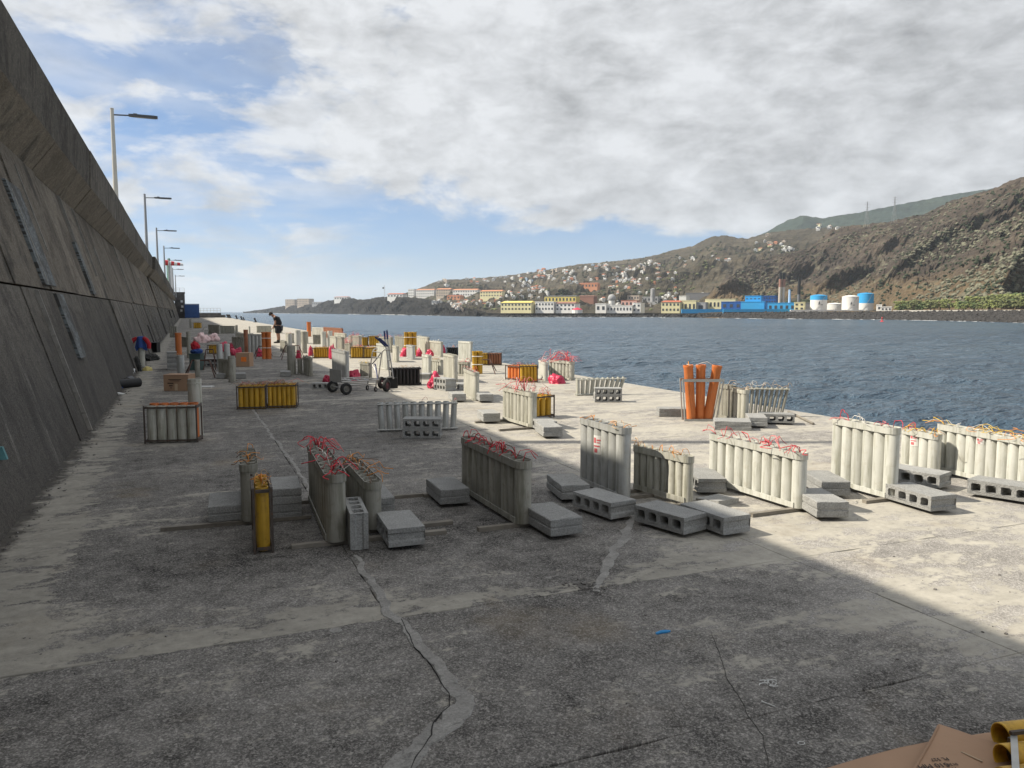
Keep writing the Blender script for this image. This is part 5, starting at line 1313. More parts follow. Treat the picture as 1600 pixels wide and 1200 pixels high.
for y_, zt, m_, lab in LAMPS:
    lp = empty('street_lamp', (-3.0, y_, 4.6), 0, lab, 'street lamp', 'street lamps along the top of the harbour wall'); h = zt - 4.6
    MB().tube([(0, 0, 0), (0, 0, h * .5), (0, 0, h)], [.125, .10, .075], 14).build('pole', m_, lp, smooth=40)
    MB().lathe([(.20, 0), (.20, .05), (.13, .06)], 14).build('base_plate', m_, lp, smooth=30)
    MB().lathe([(.082, h - .02), (.082, h + .03), (.02, h + .05)], 12).build('cap', m_, lp, smooth=30)
    MB().tube([(.06, 0, h - .25), (.75, 0, h - .22)], .032, 8).build('arm', M_LUM, lp, smooth=40)
    hd = MB().prism([(.66, -.10), (.78, -.15), (1.70, -.17), (1.86, -.12), (1.86, .12), (1.70, .17), (.78, .15), (.66, .10)], h - .26, h - .17).build('lamp_head', M_LUM, lp)
    MB().box(1.0, 1.78, -.12, .12, h - .275, h - .262).build('lamp_glass', M_GLASS, hd)
    MB().box(.86, 1.02, -.06, .06, h - .168, h - .12).build('photocell', M_LUM, hd)

# green harbour beacon and wind sock mast at the pier head
M_GREEN = mat('green_paint', (.02, .22, .12), .5, .1, 3, .05); M_REDP = mat('red_paint', (.55, .025, .03), .5, .1, 3, .05); M_WHITEP = mat('white_paint', (.72, .72, .70), .5, .06, 3, .05)
P = far(265.3, 440, 190)
bc = empty('harbour_beacon', (P.x, P.y, 4.0), 0, 'slender green and white harbour beacon tower at the pier head', 'beacon')
zt = far(265, 409, 190).z - 4.0
MB().tube([(-.28, 0, 0), (-.28, 0, zt)], [.36, .30], 14).build('green_column', M_GREEN, bc, smooth=40)
MB().tube([(.34, 0, 0), (.34, 0, zt - .4)], [.32, .26], 14).build('white_column', M_WHITEP, bc, smooth=40)
MB().lathe([(.001, zt), (.75, zt), (.75, zt + .12), (.3, zt + .13), (.3, zt + .7), (.05, zt + .9)], 14).build('lantern', M_GREEN, bc, smooth=30)
P2 = far(263, 440, 176)
wm = empty('windsock_mast', (P2.x, P2.y, 4.2), 0, 'mast with a red and white striped windsock before the green beacon', 'windsock')
z2 = far(263, 408, 176).z - 4.2
MB().tube([(0, 0, 0), (0, 0, z2 + .5)], .07, 8).build('mast', M_WHITEP, wm)
for k in range(6):
    r0, r1 = .62 - .06 * k, .62 - .06 * (k + 1)
    Tm = Matrix.Translation((-.5 + .62 * k, 0, z2 - .35 - .06 * k)) @ Matrix.Rotation(pi / 2 + .09, 4, 'Y')
    MB().lathe([(r0, 0), (r1, .62)], 14, Tm).build('sock_band', M_REDP if k % 2 == 0 else M_WHITEP, wm, smooth=60)

# ================================================================ FAR SHORE
def lerp_tab(tab, x):
    if x <= tab[0][0]: return tab[0][1]
    for (x0, y0), (x1, y1) in zip(tab, tab[1:]):
        if x <= x1: return y0 + (y1 - y0) * (x - x0) / (x1 - x0)
    return tab[-1][1]
def land_material(name, base, alt, shrub, ochre=None, terr=.5, sc=.02):
    m_ = bpy.data.materials.new(name); m_.use_nodes = True
    t = NT(m_.node_tree); bs = t.n['Principled BSDF']; pos = t.node('ShaderNodeNewGeometry').outputs['Position']
    x, y, z = t.xyz(pos)
    n1 = t.noise(pos, sc, 8, .65, .5); n2 = t.noise(pos, sc * 6, 7, .7, .3); n3 = t.noise(pos, sc * 22, 5, .7)
    st = t.noise(t.comb(t.m('MULTIPLY', x, sc * .6), t.m('MULTIPLY', y, sc * .6), t.m('MULTIPLY', z, sc * 14)), 1.0, 6, .65, .35)
    c = t.mix(t.smooth(n1, .40, .60), base, alt)
    c = t.mix(t.m('MULTIPLY', t.smooth(st, .42, .62), terr), c, tuple(q * .5 for q in base))
    if ochre: c = t.mix(t.m('MULTIPLY', t.smooth(t.m('SUBTRACT', t.m('ADD', t.m('MULTIPLY', n2, 50), 5.0), z), -6, 14), .8), c, ochre)
    c = t.mix(t.m('MULTIPLY', t.smooth(n2, .52, .66), .85), c, shrub)
    g = t.v('SCALE', c); t.put(g.node.inputs['Scale'], t.lin(n3, .3, .7, .55, 1.5))
    t.put(bs.inputs['Base Color'], g); bs.inputs['Roughness'].default_value = .95; bs.inputs['Specular IOR Level'].default_value = .15
    h = t.m('ADD', t.m('MULTIPLY', n2, 6.0), t.m('ADD', t.m('MULTIPLY', st, 3.0), t.m('MULTIPLY', n3, 1.6)))
    t.put(bs.inputs['Normal'], t.node('ShaderNodeBump', inp={'Strength': .9, 'Distance': 1.0, 'Height': h}).outputs[0])
    return m_
TERRAIN = []
def layer(name, label, prof, Dr, Ds, m_, x0, x1, step, shape, amp, rough, rows=46, zs=SEA_Z - 1, sc=1 / 60., back=True, seed=0, flat=lambda px: 0.0):
    """a hill: from the waterline up to the ridge seen in the photo, and down behind it"""
    vs = []; cols = 0; xs = np.arange(x0, x1 + .1, step)
    T = [i / (rows - 1) for i in range(rows)] + ([1.04, 1.15, 1.4, 1.8] if back else [])
    so = Vector((seed * 31.7, seed * 11.3, seed * 5.1))
    for px in xs:
        ys = lerp_tab(prof, px); dr, ds = lerp_tab(Dr, px), lerp_tab(Ds, px)
        zr = far(px, ys, dr).z
        for t in T:
            D = ds + (dr - ds) * t; p = far(px, HORIZON, D)
            if t <= 1:
                z = zs + (zr - zs) * shape(t, px)
                k = min(1, max(0, t - flat(px)) * 8) * (1 - .82 * max(0, (t - .75) / .25))
                q_ = Vector((p.x, p.y, z * .8)) * sc + so
                d = noise.fractal(q_, .9, 2.1, 6) * amp
                d -= amp * .9 * (1 - abs(noise.noise(Vector((p.x, p.y, 0)) * sc * .45 + so))) ** 3
                d += noise.noise(q_ * 7) * rough + noise.noise(q_ * 17) * rough * .6
                dd = d * k
                z += dd * (.55 if t < 1 else .4)
                p = p + Vector((-FW.x, -FW.y, 0)).normalized() * dd * .9 * (1 if t < .97 else 0)
                if t >= .97: z += noise.noise(Vector((px * .13, seed, t * 3))) * rough * .5 + noise.noise(Vector((px * .41, seed, t * 9))) * rough * .4
            else: z = zr - (zr - zs) * (t - 1) * .9
            vs.append((p.x, p.y, z))
    n = len(T); fs = []
    for i in range(len(xs) - 1):
        for j in range(n - 1):
            a = i * n + j; fs.append((a, a + n, a + n + 1, a + 1))
    me = bpy.data.meshes.new(name); me.from_pydata(vs, [], fs); me.materials.append(m_); me.update()
    o = link(name, me); tag(o, label, None, None, 'structure')
    TERRAIN.append((name, BVHTree.FromPolygons(vs, fs)))
    return o
def hit(px, py, only=None):
    d = ray(px, py).normalized(); best = None
    for nm, bv in TERRAIN:
        if only and nm not in only: continue
        r_ = bv.ray_cast(CAM, d)
        if r_[0] is not None and (best is None or r_[3] < best[3]): best = r_
    return best
M_CLIFF = land_material('dry_lava_cliff', (.058, .046, .037), (.095, .074, .056), (.135, .125, .088), (.14, .10, .055), .6, .012)  # lava rock tones, with cloud shade over the hill put into them
M_SLOPE = land_material('terraced_slope', (.064, .054, .037), (.105, .088, .062), (.038, .042, .023), None, .5, .012)
M_CAPE = land_material('black_lava_cape', (.018, .017, .016), (.034, .031, .028), (.045, .045, .034), None, .5, .02)
M_MOUNT = land_material('forested_mountain', (.028, .045, .035), (.040, .055, .038), (.02, .032, .022), None, .2, .002)
layer('mountain', 'blue forested mountain ridge far behind the cliff', [(1130, 392), (1195, 362), (1222, 346), (1250, 336), (1282, 341), (1292, 338), (1340, 331), (1400, 318), (1480, 303), (1530, 295), (1600, 287), (1750, 285), (2000, 300)],
      [(1130, 2700), (2000, 2700)], [(1130, 1900), (2000, 1900)], M_MOUNT, 1130, 2000, 5, lambda t, px: t ** 1.1, 34, 7, 34, 0, 1 / 300., seed=1)
layer('hill', 'town slope rising from the shore in terraces', [(560, 478), (590, 471), (618, 463), (640, 455), (660, 447), (690, 437), (730, 434), (760, 433), (800, 430), (860, 420), (900, 413), (950, 408), (1000, 403), (1030, 396), (1050, 390), (1080, 384), (1098, 374), (1112, 368), (1130, 367), (1150, 371), (1165, 373), (1200, 362), (1250, 357), (1300, 354), (1360, 350), (1440, 345)],
      [(560, 2000), (800, 1900), (1100, 1750), (1440, 1500)], [(560, 1320), (640, 1050), (700, 820), (790, 660), (1050, 630), (1200, 560), (1440, 520)], M_SLOPE, 575, 1440, 3.0,
      lambda t, px: (.02 + .25 * t if t < .08 else .04 + .96 * max(0, (t - .08) / .92) ** 1.12), 26, 3.5, 60, SEA_Z - .5, 1 / 90., seed=2, flat=lambda px: .08)
layer('headland', 'low black lava headland running out to sea', [(380, 487.4), (395, 485.5), (410, 483.5), (430, 480), (445, 478), (465, 477), (480, 475.5), (500, 474), (512, 469.5), (530, 466.5), (548, 465.5), (565, 468), (580, 466), (596, 463.5), (615, 463), (632, 463.5), (660, 466), (690, 470), (710, 476), (735, 482), (760, 487)],
      [(380, 2600), (450, 2150), (560, 1500), (640, 1180), (760, 760)], [(380, 2550), (450, 2000), (560, 1380), (640, 1050), (700, 800), (760, 690)], M_CAPE, 380, 760, 1.6,
      lambda t, px: min(1, t ** .6), 9, 3.2, 26, SEA_Z - .5, 1 / 28., seed=3)
FLAT = lambda px: lerp_tab([(1085, .5), (1250, .46), (1330, .42), (1420, .24), (1600, .22)], px)
layer('cliff', 'steep dry cliff with pale shrubs above the power station', [(1085, 486), (1100, 472), (1118, 449), (1135, 432), (1150, 421), (1175, 410), (1200, 402), (1240, 392), (1262, 384), (1280, 370), (1295, 358), (1320, 353), (1350, 349), (1400, 341), (1435, 335), (1452, 327), (1475, 314), (1500, 305), (1530, 298), (1556, 288), (1575, 281), (1600, 275), (1640, 266), (1750, 240), (2050, 200)],
      [(1085, 800), (1118, 860), (1200, 980), (1300, 990), (1450, 850), (1600, 700), (2050, 600)], [(1085, 540), (1200, 500), (1400, 430), (1600, 315), (1750, 280), (2050, 250)], M_CLIFF, 1085, 2050, 2.6,
      lambda t, px: (lambda t0: .05 * min(1, t / .05) if t < t0 else .05 + .95 * ((t - t0) / (1 - t0)) ** .82)(FLAT(px)), 24, 3.2, 74, SEA_Z - .5, 1 / 55., seed=4, flat=FLAT)

# ---------------------------------------------------------------- shrubs and trees of the far shore
def leaf_blob(bm_v, bm_f, p, s, rng, flat=.7):
    n0 = len(bm_v); k = 6
    pts = [(0, 0, 1)] + [(cos(a * 2 * pi / 5) * .9, sin(a * 2 * pi / 5) * .9, .35) for a in range(5)] + [(cos((a + .5) * 2 * pi / 5) * .8, sin((a + .5) * 2 * pi / 5) * .8, -.4) for a in range(5)]
    for q_ in pts: bm_v.append((p.x + q_[0] * s * rng.uniform(.6, 1.3), p.y + q_[1] * s * rng.uniform(.6, 1.3), p.z + q_[2] * s * flat * rng.uniform(.6, 1.3)))
    for a in range(5):
        b_ = (a + 1) % 5
        bm_f += [(n0, n0 + 1 + a, n0 + 1 + b_), (n0 + 1 + a, n0 + 6 + a, n0 + 1 + b_), (n0 + 1 + b_, n0 + 6 + a, n0 + 6 + b_)]
M_SHRUB = mat('pale_shrub', (.15, .145, .10), .95, .4, .08, 0); M_SCRUB = mat('dark_scrub', (.035, .045, .022), .95, .5, .05, 0)
M_LEAF = [mat('fresh_leaf', (.16, .18, .055), .8, .4, .3, 0), mat('mid_leaf', (.075, .105, .035), .8, .4, .3, 0), mat('olive_leaf', (.12, .13, .05), .8, .4, .3, 0)]
M_TRUNK = mat('palm_trunk', (.10, .08, .06), .9, .3, 2, .2)
rng = random.Random(21)
def scatter(n, x0, x1, y0, y1, smin, smax, m_, name, label, only, dens=None):
    v, f = [], []
    for _ in range(n):
        px, py = rng.uniform(x0, x1), rng.uniform(y0, y1)
        h = hit(px, py)
        if h is None or h[3] < 200: continue
        if only and hit(px, py, only) is None or (only and abs(hit(px, py, only)[3] - h[3]) > 1): continue
        if dens and noise.noise(h[0] * dens) < .02: continue
        leaf_blob(v, f, h[0] + Vector((0, 0, .3)), rng.uniform(smin, smax), rng)
    b = MB(); b.add(v, f); return tag(b.build(name, m_), label, name.replace('_', ' '), None, 'stuff')
scatter(4200, 1150, 1620, 300, 478, .7, 2.0, M_SHRUB, 'pale_shrubs', 'pale grey green shrubs dotted over the steep dry cliff', ('cliff',), .012)
scatter(1500, 1120, 1620, 290, 480, .8, 2.0, M_SCRUB, 'dark_shrubs', 'dark scrub clumps on the steep dry cliff', ('cliff',))
scatter(2600, 620, 1300, 366, 486, 1.2, 4.0, M_SCRUB, 'slope_scrub', 'dark green scrub and trees between the houses of the town slope', ('hill',), .006)
scatter(700, 640, 1250, 385, 486, 1.2, 3.4, M_LEAF[2], 'slope_bushes', 'olive green bushes between the houses of the town slope', ('hill',), .008)
def tree_proto(kind, seed):
    rg = random.Random(seed); v, f = [], []
    for _ in range(46):
        a = rg.uniform(0, 6.28); rr = rg.uniform(.1, 1) ** .6; z = rg.uniform(.25, 1)
        p = Vector((cos(a) * rr * (.55 + .2 * z), sin(a) * rr * (.55 + .2 * z), z))
        leaf_blob(v, f, p, rg.uniform(.10, .22), rg)
    b = MB(); b.add(v, f); crown = b.mesh('crown', M_LEAF[kind])
    trunk = MB().tube([(0, 0, 0), (.03, .02, .3), (.0, .0, .62)], [.06, .05, .03], 6).mesh('trunk', M_TRUNK)
    return crown, trunk
PROTO = [tree_proto(k, 60 + k) for k in (0, 1, 2)]
for i in range(56):
    px = rng.uniform(1405, 1625); row = rng.random()
    D = lerp_tab([(1400, 430), (1600, 315)], px) + 34 + row * 52
    h = rng.uniform(3.2, 7.8) * (.75 + .35 * row)
    p = far(px, HORIZON, D); gnd_ = hit(px, far and 484, ('cliff',)); z = 1.2
    bvh = [b_ for n_, b_ in TERRAIN if n_ == 'cliff'][0].ray_cast(Vector((p.x, p.y, 400)), Vector((0, 0, -1)))
    if bvh[0] is not None: z = bvh[0].z - .2
    k = rng.choice((0, 0, 1, 2)); o = empty('tree', (p.x, p.y, z), rng.uniform(0, 6), ['pale yellow green', 'dark green', 'olive green'][k] + ' tree ' + ('at the left end' if px < 1460 else 'left of the middle' if px < 1515 else 'right of the middle' if px < 1570 else 'at the right end') + (' and front' if row < .5 else ' and back') + ' of the grove below the cliff', 'tree', 'trees of the grove below the cliff, ' + str(k) + str(int(px > 1460) + int(px > 1515) + int(px > 1570)) + str(int(row < .5)))
    o.scale = (h * rng.uniform(.7, 1.1), h * rng.uniform(.7, 1.1), h)
    link('crown', PROTO[k][0], o); link('trunk', PROTO[k][1], o)

# ---------------------------------------------------------------- riprap, shore wall, surf
M_ROCK = mat('black_lava_boulder', (.036, .033, .031), .9, .45, .4, .3, 3)
v, f = [], []
def shoreD(px): return lerp_tab([(640, 1050), (700, 815), (790, 655), (1050, 625), (1120, 545), (1200, 500), (1400, 430), (1600, 315), (1750, 280)], px)
ICO = [(0, 0, 1), (.89, 0, .45), (.28, .85, .45), (-.72, .53, .45), (-.72, -.53, .45), (.28, -.85, .45), (.72, .53, -.45), (-.28, .85, -.45), (-.89, 0, -.45), (-.28, -.85, -.45), (.72, -.53, -.45), (0, 0, -1)]
ICF = [(0, 1, 2), (0, 2, 3), (0, 3, 4), (0, 4, 5), (0, 5, 1), (1, 6, 2), (2, 7, 3), (3, 8, 4), (4, 9, 5), (5, 10, 1), (6, 7, 2), (7, 8, 3), (8, 9, 4), (9, 10, 5), (10, 6, 1), (11, 7, 6), (11, 8, 7), (11, 9, 8), (11, 10, 9), (11, 6, 10)]
for i in range(6200):
    px = rng.uniform(690, 1640) if i % 3 == 0 else rng.uniform(1130, 1640); t = rng.random(); Ds_ = shoreD(px)
    p = far(px, HORIZON, Ds_ - 7 + t * 15); hi = lerp_tab([(690, 1.2), (1000, 2.2), (1200, 4.2), (1640, 5.0)], px)
    s = rng.uniform(.5, 1.25); p.z = SEA_Z - .3 + t * hi + rng.uniform(-.2, .2); n0 = len(v)
    for q_ in ICO: v.append((p.x + q_[0] * s * rng.uniform(.7, 1.3), p.y + q_[1] * s * rng.uniform(.7, 1.3), p.z + q_[2] * s * rng.uniform(.6, 1.1)))
    f += [tuple(n0 + k for k in q_) for q_ in ICF]
b = MB(); b.add(v, f); tag(b.build('shore_boulders', M_ROCK), 'black lava boulders of the breakwater along the far shore', 'boulders', None, 'stuff')
M_PALEWALL = mat('pale_shore_wall', (.42, .40, .36), .9, .25, .1, 0)
def along(x0, x1, dD, z0, z1, th, name, m_, label, cat, kind=None, step=12):
    b = MB(); xs = np.arange(x0, x1 + .1, step); P = [far(x_, HORIZON, shoreD(x_) + dD) for x_ in xs]; Q = [far(x_, HORIZON, shoreD(x_) + dD + th) for x_ in xs]
    vs = []; fs = []
    for a, c in zip(P, Q): vs += [(a.x, a.y, z0), (a.x, a.y, z1), (c.x, c.y, z1), (c.x, c.y, z0)]
    for i in range(len(P) - 1):
        k = i * 4
        for a in range(4): fs.append((k + a, k + 4 + a, k + 4 + (a + 1) % 4, k + (a + 1) % 4))
    fs += [(0, 1, 2, 3), (len(vs) - 1, len(vs) - 2, len(vs) - 3, len(vs) - 4)]
    b.add(vs, fs); o = b.build(name, m_); return tag(orient(o), label, cat, None, kind)
along(1395, 1640, 17, .2, 2.4, 1.0, 'shore_wall', M_PALEWALL, 'long pale coastal wall below the grove at right', 'wall')
along(1130, 1640, 6.5, -4, 1.35, 24, 'shore_road', M_CAPE, 'dark shore platform behind the boulders', None, 'structure')
along(700, 1130, 6, -4, .3, 20, 'shore_road', M_CAPE, 'dark shore platform below the town', None, 'structure')
# broken surf
M_SURF = mat('white_surf', (.78, .80, .80), .7, .15, .5, 0)
v, f = [], []
for i in range(520):
    px = rng.uniform(385, 1640)
    Ds_ = lerp_tab([(380, 2500), (450, 1960), (560, 1350), (640, 1030)], px) if px < 640 else shoreD(px)
    if noise.noise(Vector((px * .02, 3, 0))) < -.1: continue
    p = far(px, HORIZON, Ds_ - rng.uniform(8.5, 13) * (1 if px > 640 else .8)); s = rng.uniform(.4, 2.2); h = rng.uniform(.08, .35) * (1.6 if px < 640 else 1)
    n0 = len(v)
    for q_ in ICO: v.append((p.x + (RT.x * q_[0] * s * 2.2 + FW.x * q_[1] * .7), p.y + (RT.y * q_[0] * s * 2.2 + FW.y * q_[1] * .7), SEA_Z + .05 + q_[2] * h * rng.uniform(.5, 1.2)))
    f += [tuple(n0 + k for k in q_) for q_ in ICF]
b = MB(); b.add(v, f); tag(b.build('surf', M_SURF), 'white surf breaking along the foot of the far shore', 'surf', None, 'stuff')

# ---------------------------------------------------------------- buildings
BM = {k: mat('plaster_' + k, c, .85, .10, .08, 0) for k, c in dict(white=(.72, .71, .68), cream=(.66, .60, .36), yellow=(.68, .56, .17), paleyellow=(.70, .64, .38), grey=(.34, .34, .34), darkgrey=(.16, .16, .165), blue=(.035, .34, .68), deepblue=(.015, .10, .34), terracotta=(.46, .17, .09), redroof=(.44, .13, .07), salmon=(.58, .26, .14), brick=(.28, .14, .10), tan=(.48, .40, .32), lightblue=(.36, .48, .62), pink=(.62, .36, .30)).items()}
M_WIN = mat('dark_window', (.05, .055, .065), .3, .2, .5, 0)
WIN = {}
def window_me(w_, h):
    k = (round(w_, 1), round(h, 1))
    if k not in WIN: WIN[k] = MB().box(-w_ / 2, w_ / 2, -.12, .05, -h / 2, h / 2).mesh('window', M_WIN)
    return WIN[k]
def bld(x0, x1, yt, yb, D, col, label, roof=None, cols=0, rows=0, gable=0.0, depth=14, cat='building', group=None, z_extra=8, parapet=True, winh=.42, arch_=False, name='building'):
    if D is None:
        h_ = hit((x0 + x1) / 2, yb); D = (h_[0].x * sin(YAW) + h_[0].y * cos(YAW)) - depth * .3
    A, B = far(x0, yb, D), far(x1, yb, D); W = (B - A).length; zb = A.z; H = far(x0, yt, D).z - zb
    mid = (A + B) / 2
    root = empty(name, (mid.x, mid.y, zb), -YAW - (0 if name == 'perimeter_wall' else .42), label, cat, group)
    MB().box(-W / 2, W / 2, 0, depth, -z_extra, H).build('wall', BM[col], root)
    rm = BM[roof] if roof else BM[col]
    if gable:
        b = MB(); e = .5
        b.add([(-W / 2 - e, -e, H + .01), (W / 2 + e, -e, H + .01), (W / 2 + e, depth + e, H + .01), (-W / 2 - e, depth + e, H + .01), (-W / 2 + 1, depth / 2, H + gable), (W / 2 - 1, depth / 2, H + gable)], [(3, 2, 1, 0), (0, 1, 5, 4), (2, 3, 4, 5), (1, 2, 5), (3, 0, 4)])
        b.build('roof', rm, root)
    elif parapet:
        MB().box(-W / 2 - .2, W / 2 + .2, -.2, depth + .2, H + .005, H + .5).build('roof', rm, root)
    if cols:
        ww, wh = W / cols * .45, H / max(rows, 1) * winh
        for i in range(cols):
            for j in range(rows):
                link('window', window_me(ww, wh), root, (-W / 2 + (i + .5) * W / cols, -.03, (j + .52) * H / rows))
    return root
bld(780, 832, 473, 486, 690, 'paleyellow', 'long cream yellow waterfront hall with a row of openings, at left', 'yellow', 9, 2, 1.6)
bld(835, 866, 472, 486, 685, 'white', 'white two storey waterfront house left of the dark roofed one', None, 6, 2)
bld(867, 899, 474, 486, 680, 'white', 'white waterfront building with a dark brown roof', 'brick', 5, 2, 1.5)
bld(849, 901, 463, 473, None, 'yellow', 'long bright yellow building with arches above the waterfront', 'darkgrey', 9, 1, .8)
bld(901, 928, 463, 472, None, 'brick', 'brown red shed joined to the long bright yellow building', 'brick', 0, 0, 1.0)
bld(930, 947, 475, 488, 676, 'white', 'white block with a stepped top at the left end of the white factory', None, 2, 1)
bld(947, 988, 478, 488, 674, 'white', 'long low white factory front with dark openings', None, 8, 1)
bld(988, 1001, 474, 488, 672, 'white', 'taller white end block of the factory', None, 2, 2)
bld(970, 995, 470, 479, None, 'pink', 'pale building with a red roof edge behind the white factory', 'redroof', 4, 1)
bld(968, 999, 462, 469, None, 'tan', 'long low pale building on the terrace behind the dome', None, 7, 1)
bld(1000, 1028, 464, 472, None, 'grey', 'grey low building on the terrace left of the cream plant', None, 5, 1)
bld(1033, 1062, 472, 488, 650, 'paleyellow', 'cream building with a red tile roof at the left of the plant', 'redroof', 5, 2, 1.4)
bld(1062, 1087, 470, 488, 652, 'paleyellow', 'plain cream hall right of the red tile roof', None, 4, 1)
bld(1087, 1102, 473, 488, 650, 'grey', 'grey garage block between two cream halls', None, 1, 1)
bld(1102, 1148, 468, 484, 654, 'paleyellow', 'long cream hall with a strip of windows beside the blue plant', None, 8, 1)
bld(1071, 1108, 458, 469, None, 'darkgrey', 'dark grey flat block standing above the cream halls', None, 0, 0)
bld(1061, 1072, 463, 470, 686, 'white', 'small white block left of the dark grey flat block', None, 0, 0)
bld(1127, 1158, 472, 484, 630, 'deepblue', 'dark blue shed left of the tall bright blue hall', None, 3, 1)
bld(1164, 1188, 463, 486, 620, 'blue', 'tall bright blue power station hall with small windows', None, 4, 3, winh=.18)
bld(1158, 1193, 472, 486, 616, 'blue', 'lower bright blue hall in front of the tall one', None, 0, 0)
bld(1200, 1241, 474, 486, 600, 'blue', 'bright blue hall with pipes right of the tall one', None, 5, 1)
bld(1065, 1130, 483, 488.5, 632, 'blue', 'left stretch of the low blue perimeter wall along the shore', None, 0, 0, depth=1.2, cat='wall', parapet=False, name='perimeter_wall')
bld(1130, 1235, 483, 488.5, 590, 'blue', 'right stretch of the low blue perimeter wall before the bright blue halls', None, 0, 0, depth=1.2, cat='wall', parapet=False, name='perimeter_wall')
bld(1235, 1348, 484, 488.5, 560, 'white', 'long low white perimeter wall below the tanks', None, 0, 0, depth=1.2, cat='wall', parapet=False, name='perimeter_wall')
bld(1241, 1256, 473, 485, 575, 'paleyellow', 'small cream house between the blue hall and the first tank', None, 2, 2)
bld(1257, 1270, 474, 485, 590, 'darkgrey', 'dark open shed behind the small cream house', None, 0, 0)
bld(1370, 1377, 477, 486, 520, 'white', 'small white hut right of the tanks', None, 1, 1)
bld(1377, 1392, 480, 486, 515, 'white', 'low white shed right of the small hut', None, 3, 1)
bld(1188, 1212, 463, 474, 640, 'deepblue', 'dark teal pipe gallery between the blue halls', None, 6, 2)
bld(444, 462, 468, 478, None, 'tan', 'left slab of the pale hotel on the headland', None, 6, 4, depth=20, z_extra=20)
bld(462, 485, 467, 478, None, 'tan', 'right slab of the pale hotel on the headland', None, 8, 4, depth=20, z_extra=20)
bld(486, 503, 472, 477, None, 'grey', 'low grey annex right of the pale hotel', None, 5, 1, z_extra=20)
bld(520, 544, 464, 468.5, None, 'white', 'low white villa on top of the headland', 'terracotta', 5, 1, 1.0, z_extra=15)
bld(603, 631, 459.5, 465, None, 'white', 'white house with a red roof on the headland beside the mast', 'redroof', 5, 1, 1.6, z_extra=15)
bld(637, 648, 452, 464, None, 'white', 'white end pavilion of the long resort', None, 3, 3, z_extra=20)
bld(648, 680, 453, 465, None, 'white', 'first wing of the long resort with an orange tile roof', 'salmon', 8, 3, 2.0, z_extra=20)
bld(680, 705, 452, 464, None, 'tan', 'second wing of the long resort, slightly taller', 'salmon', 6, 3, 2.0, z_extra=20)
bld(705, 748, 453, 463, None, 'white', 'third wing of the long resort with an orange tile roof', 'salmon', 10, 2, 2.0, z_extra=20)
bld(748, 786, 455, 464, None, 'paleyellow', 'last wing of the long resort near the trees', 'salmon', 8, 2, 2.0, z_extra=20)
bld(697, 720, 462, 468, None, 'salmon', 'low red pavilion below the long resort', 'redroof', 4, 1, 1.0, z_extra=15)
bld(903, 934, 443, 450, None, 'salmon', 'orange red terrace of houses in the middle of the town slope', 'terracotta', 6, 1, 1.2, z_extra=15)
# sphere and cylinder tanks, chimneys
def tank(x0, x1, yt, yb, D, col, label, band=None, dome=1.0, mark=False):
    A, B = far(x0, yb, D), far(x1, yb, D); r_ = (B - A).length / 2; mid = (A + B) / 2 + Vector((FW.x, FW.y, 0)).normalized() * r_; H = far(x0, yt, D).z - A.z
    root = empty('storage_tank', (mid.x, mid.y, A.z), -YAW, label, 'tank')
    hb = H * (1 - (band[1] if band else 0))
    MB().lathe([(r_, -5), (r_, hb)], 32).build('shell', BM[col], root, smooth=30)
    if band: MB().lathe([(r_ + .03, hb), (r_ + .03, H)], 32).build('upper_shell', BM[band[0]], root, smooth=30)
    MB().lathe([(r_ + .15, H), (r_ + .15, H + .12), (r_ * .6, H + dome * .7), (.01, H + dome)], 32).build('roof', BM[band[0]] if band else BM[col], root, smooth=30)
    if mark:
        b = MB()
        for a0, a1, z0, z1 in ((-1.95, -1.86, .42, .60), (-1.86, -1.79, .50, .66), (-1.70, -1.66, .40, .47), (-1.62, -1.58, .40, .47), (-1.54, -1.50, .40, .47), (-1.46, -1.42, .40, .47)): b.lathe([(r_ + .05, H * z0), (r_ + .05, H * z1)], 3, None, (a0, a1))
        b.build('painted_mark', M_WIN, root)
    st = [(r_ + .25) * cos(-2.4 + k * .1) for k in range(14)], [(r_ + .25) * sin(-2.4 + k * .1) for k in range(14)]
    MB().tube([(st[0][k], st[1][k], H * k / 13) for k in range(14)], .12, 4).build('stairway', M_STEEL, root)
tank(1271, 1296, 462, 487, 570, 'white', 'white tank with a blue top and a black painted mark, leftmost of the tanks', ('blue', .26), 1.0, True)
tank(1296, 1321, 475, 487, 585, 'white', 'low wide white tank between the two tall ones')
tank(1321, 1346, 463.5, 487, 560, 'white', 'all white storage tank in the middle', None, 1.2, True)
tank(1345, 1369, 459, 487, 590, 'white', 'tall tank with a blue upper half, rightmost of the tanks', ('blue', .52), 1.0)
A = far(956, 466, 720); r_ = 6.2 * 720 / F_PX
dm = empty('dome', (A.x, A.y, A.z), 0, 'grey white spherical dome behind the white factory', 'dome')
MB().lathe([(r_ * sin(k * pi / 14) + .01, -r_ * cos(k * pi / 14)) for k in range(15)], 24).build('sphere', BM['grey'], dm, smooth=180)
MB().lathe([(r_ * .8, -r_ - 3), (r_ * .8, -r_ * .55)], 20).build('plinth', BM['white'], dm, smooth=30)
tank(1017, 1024, 452, 464, 830, 'grey', 'small grey water tank on the slope above the cream plant')
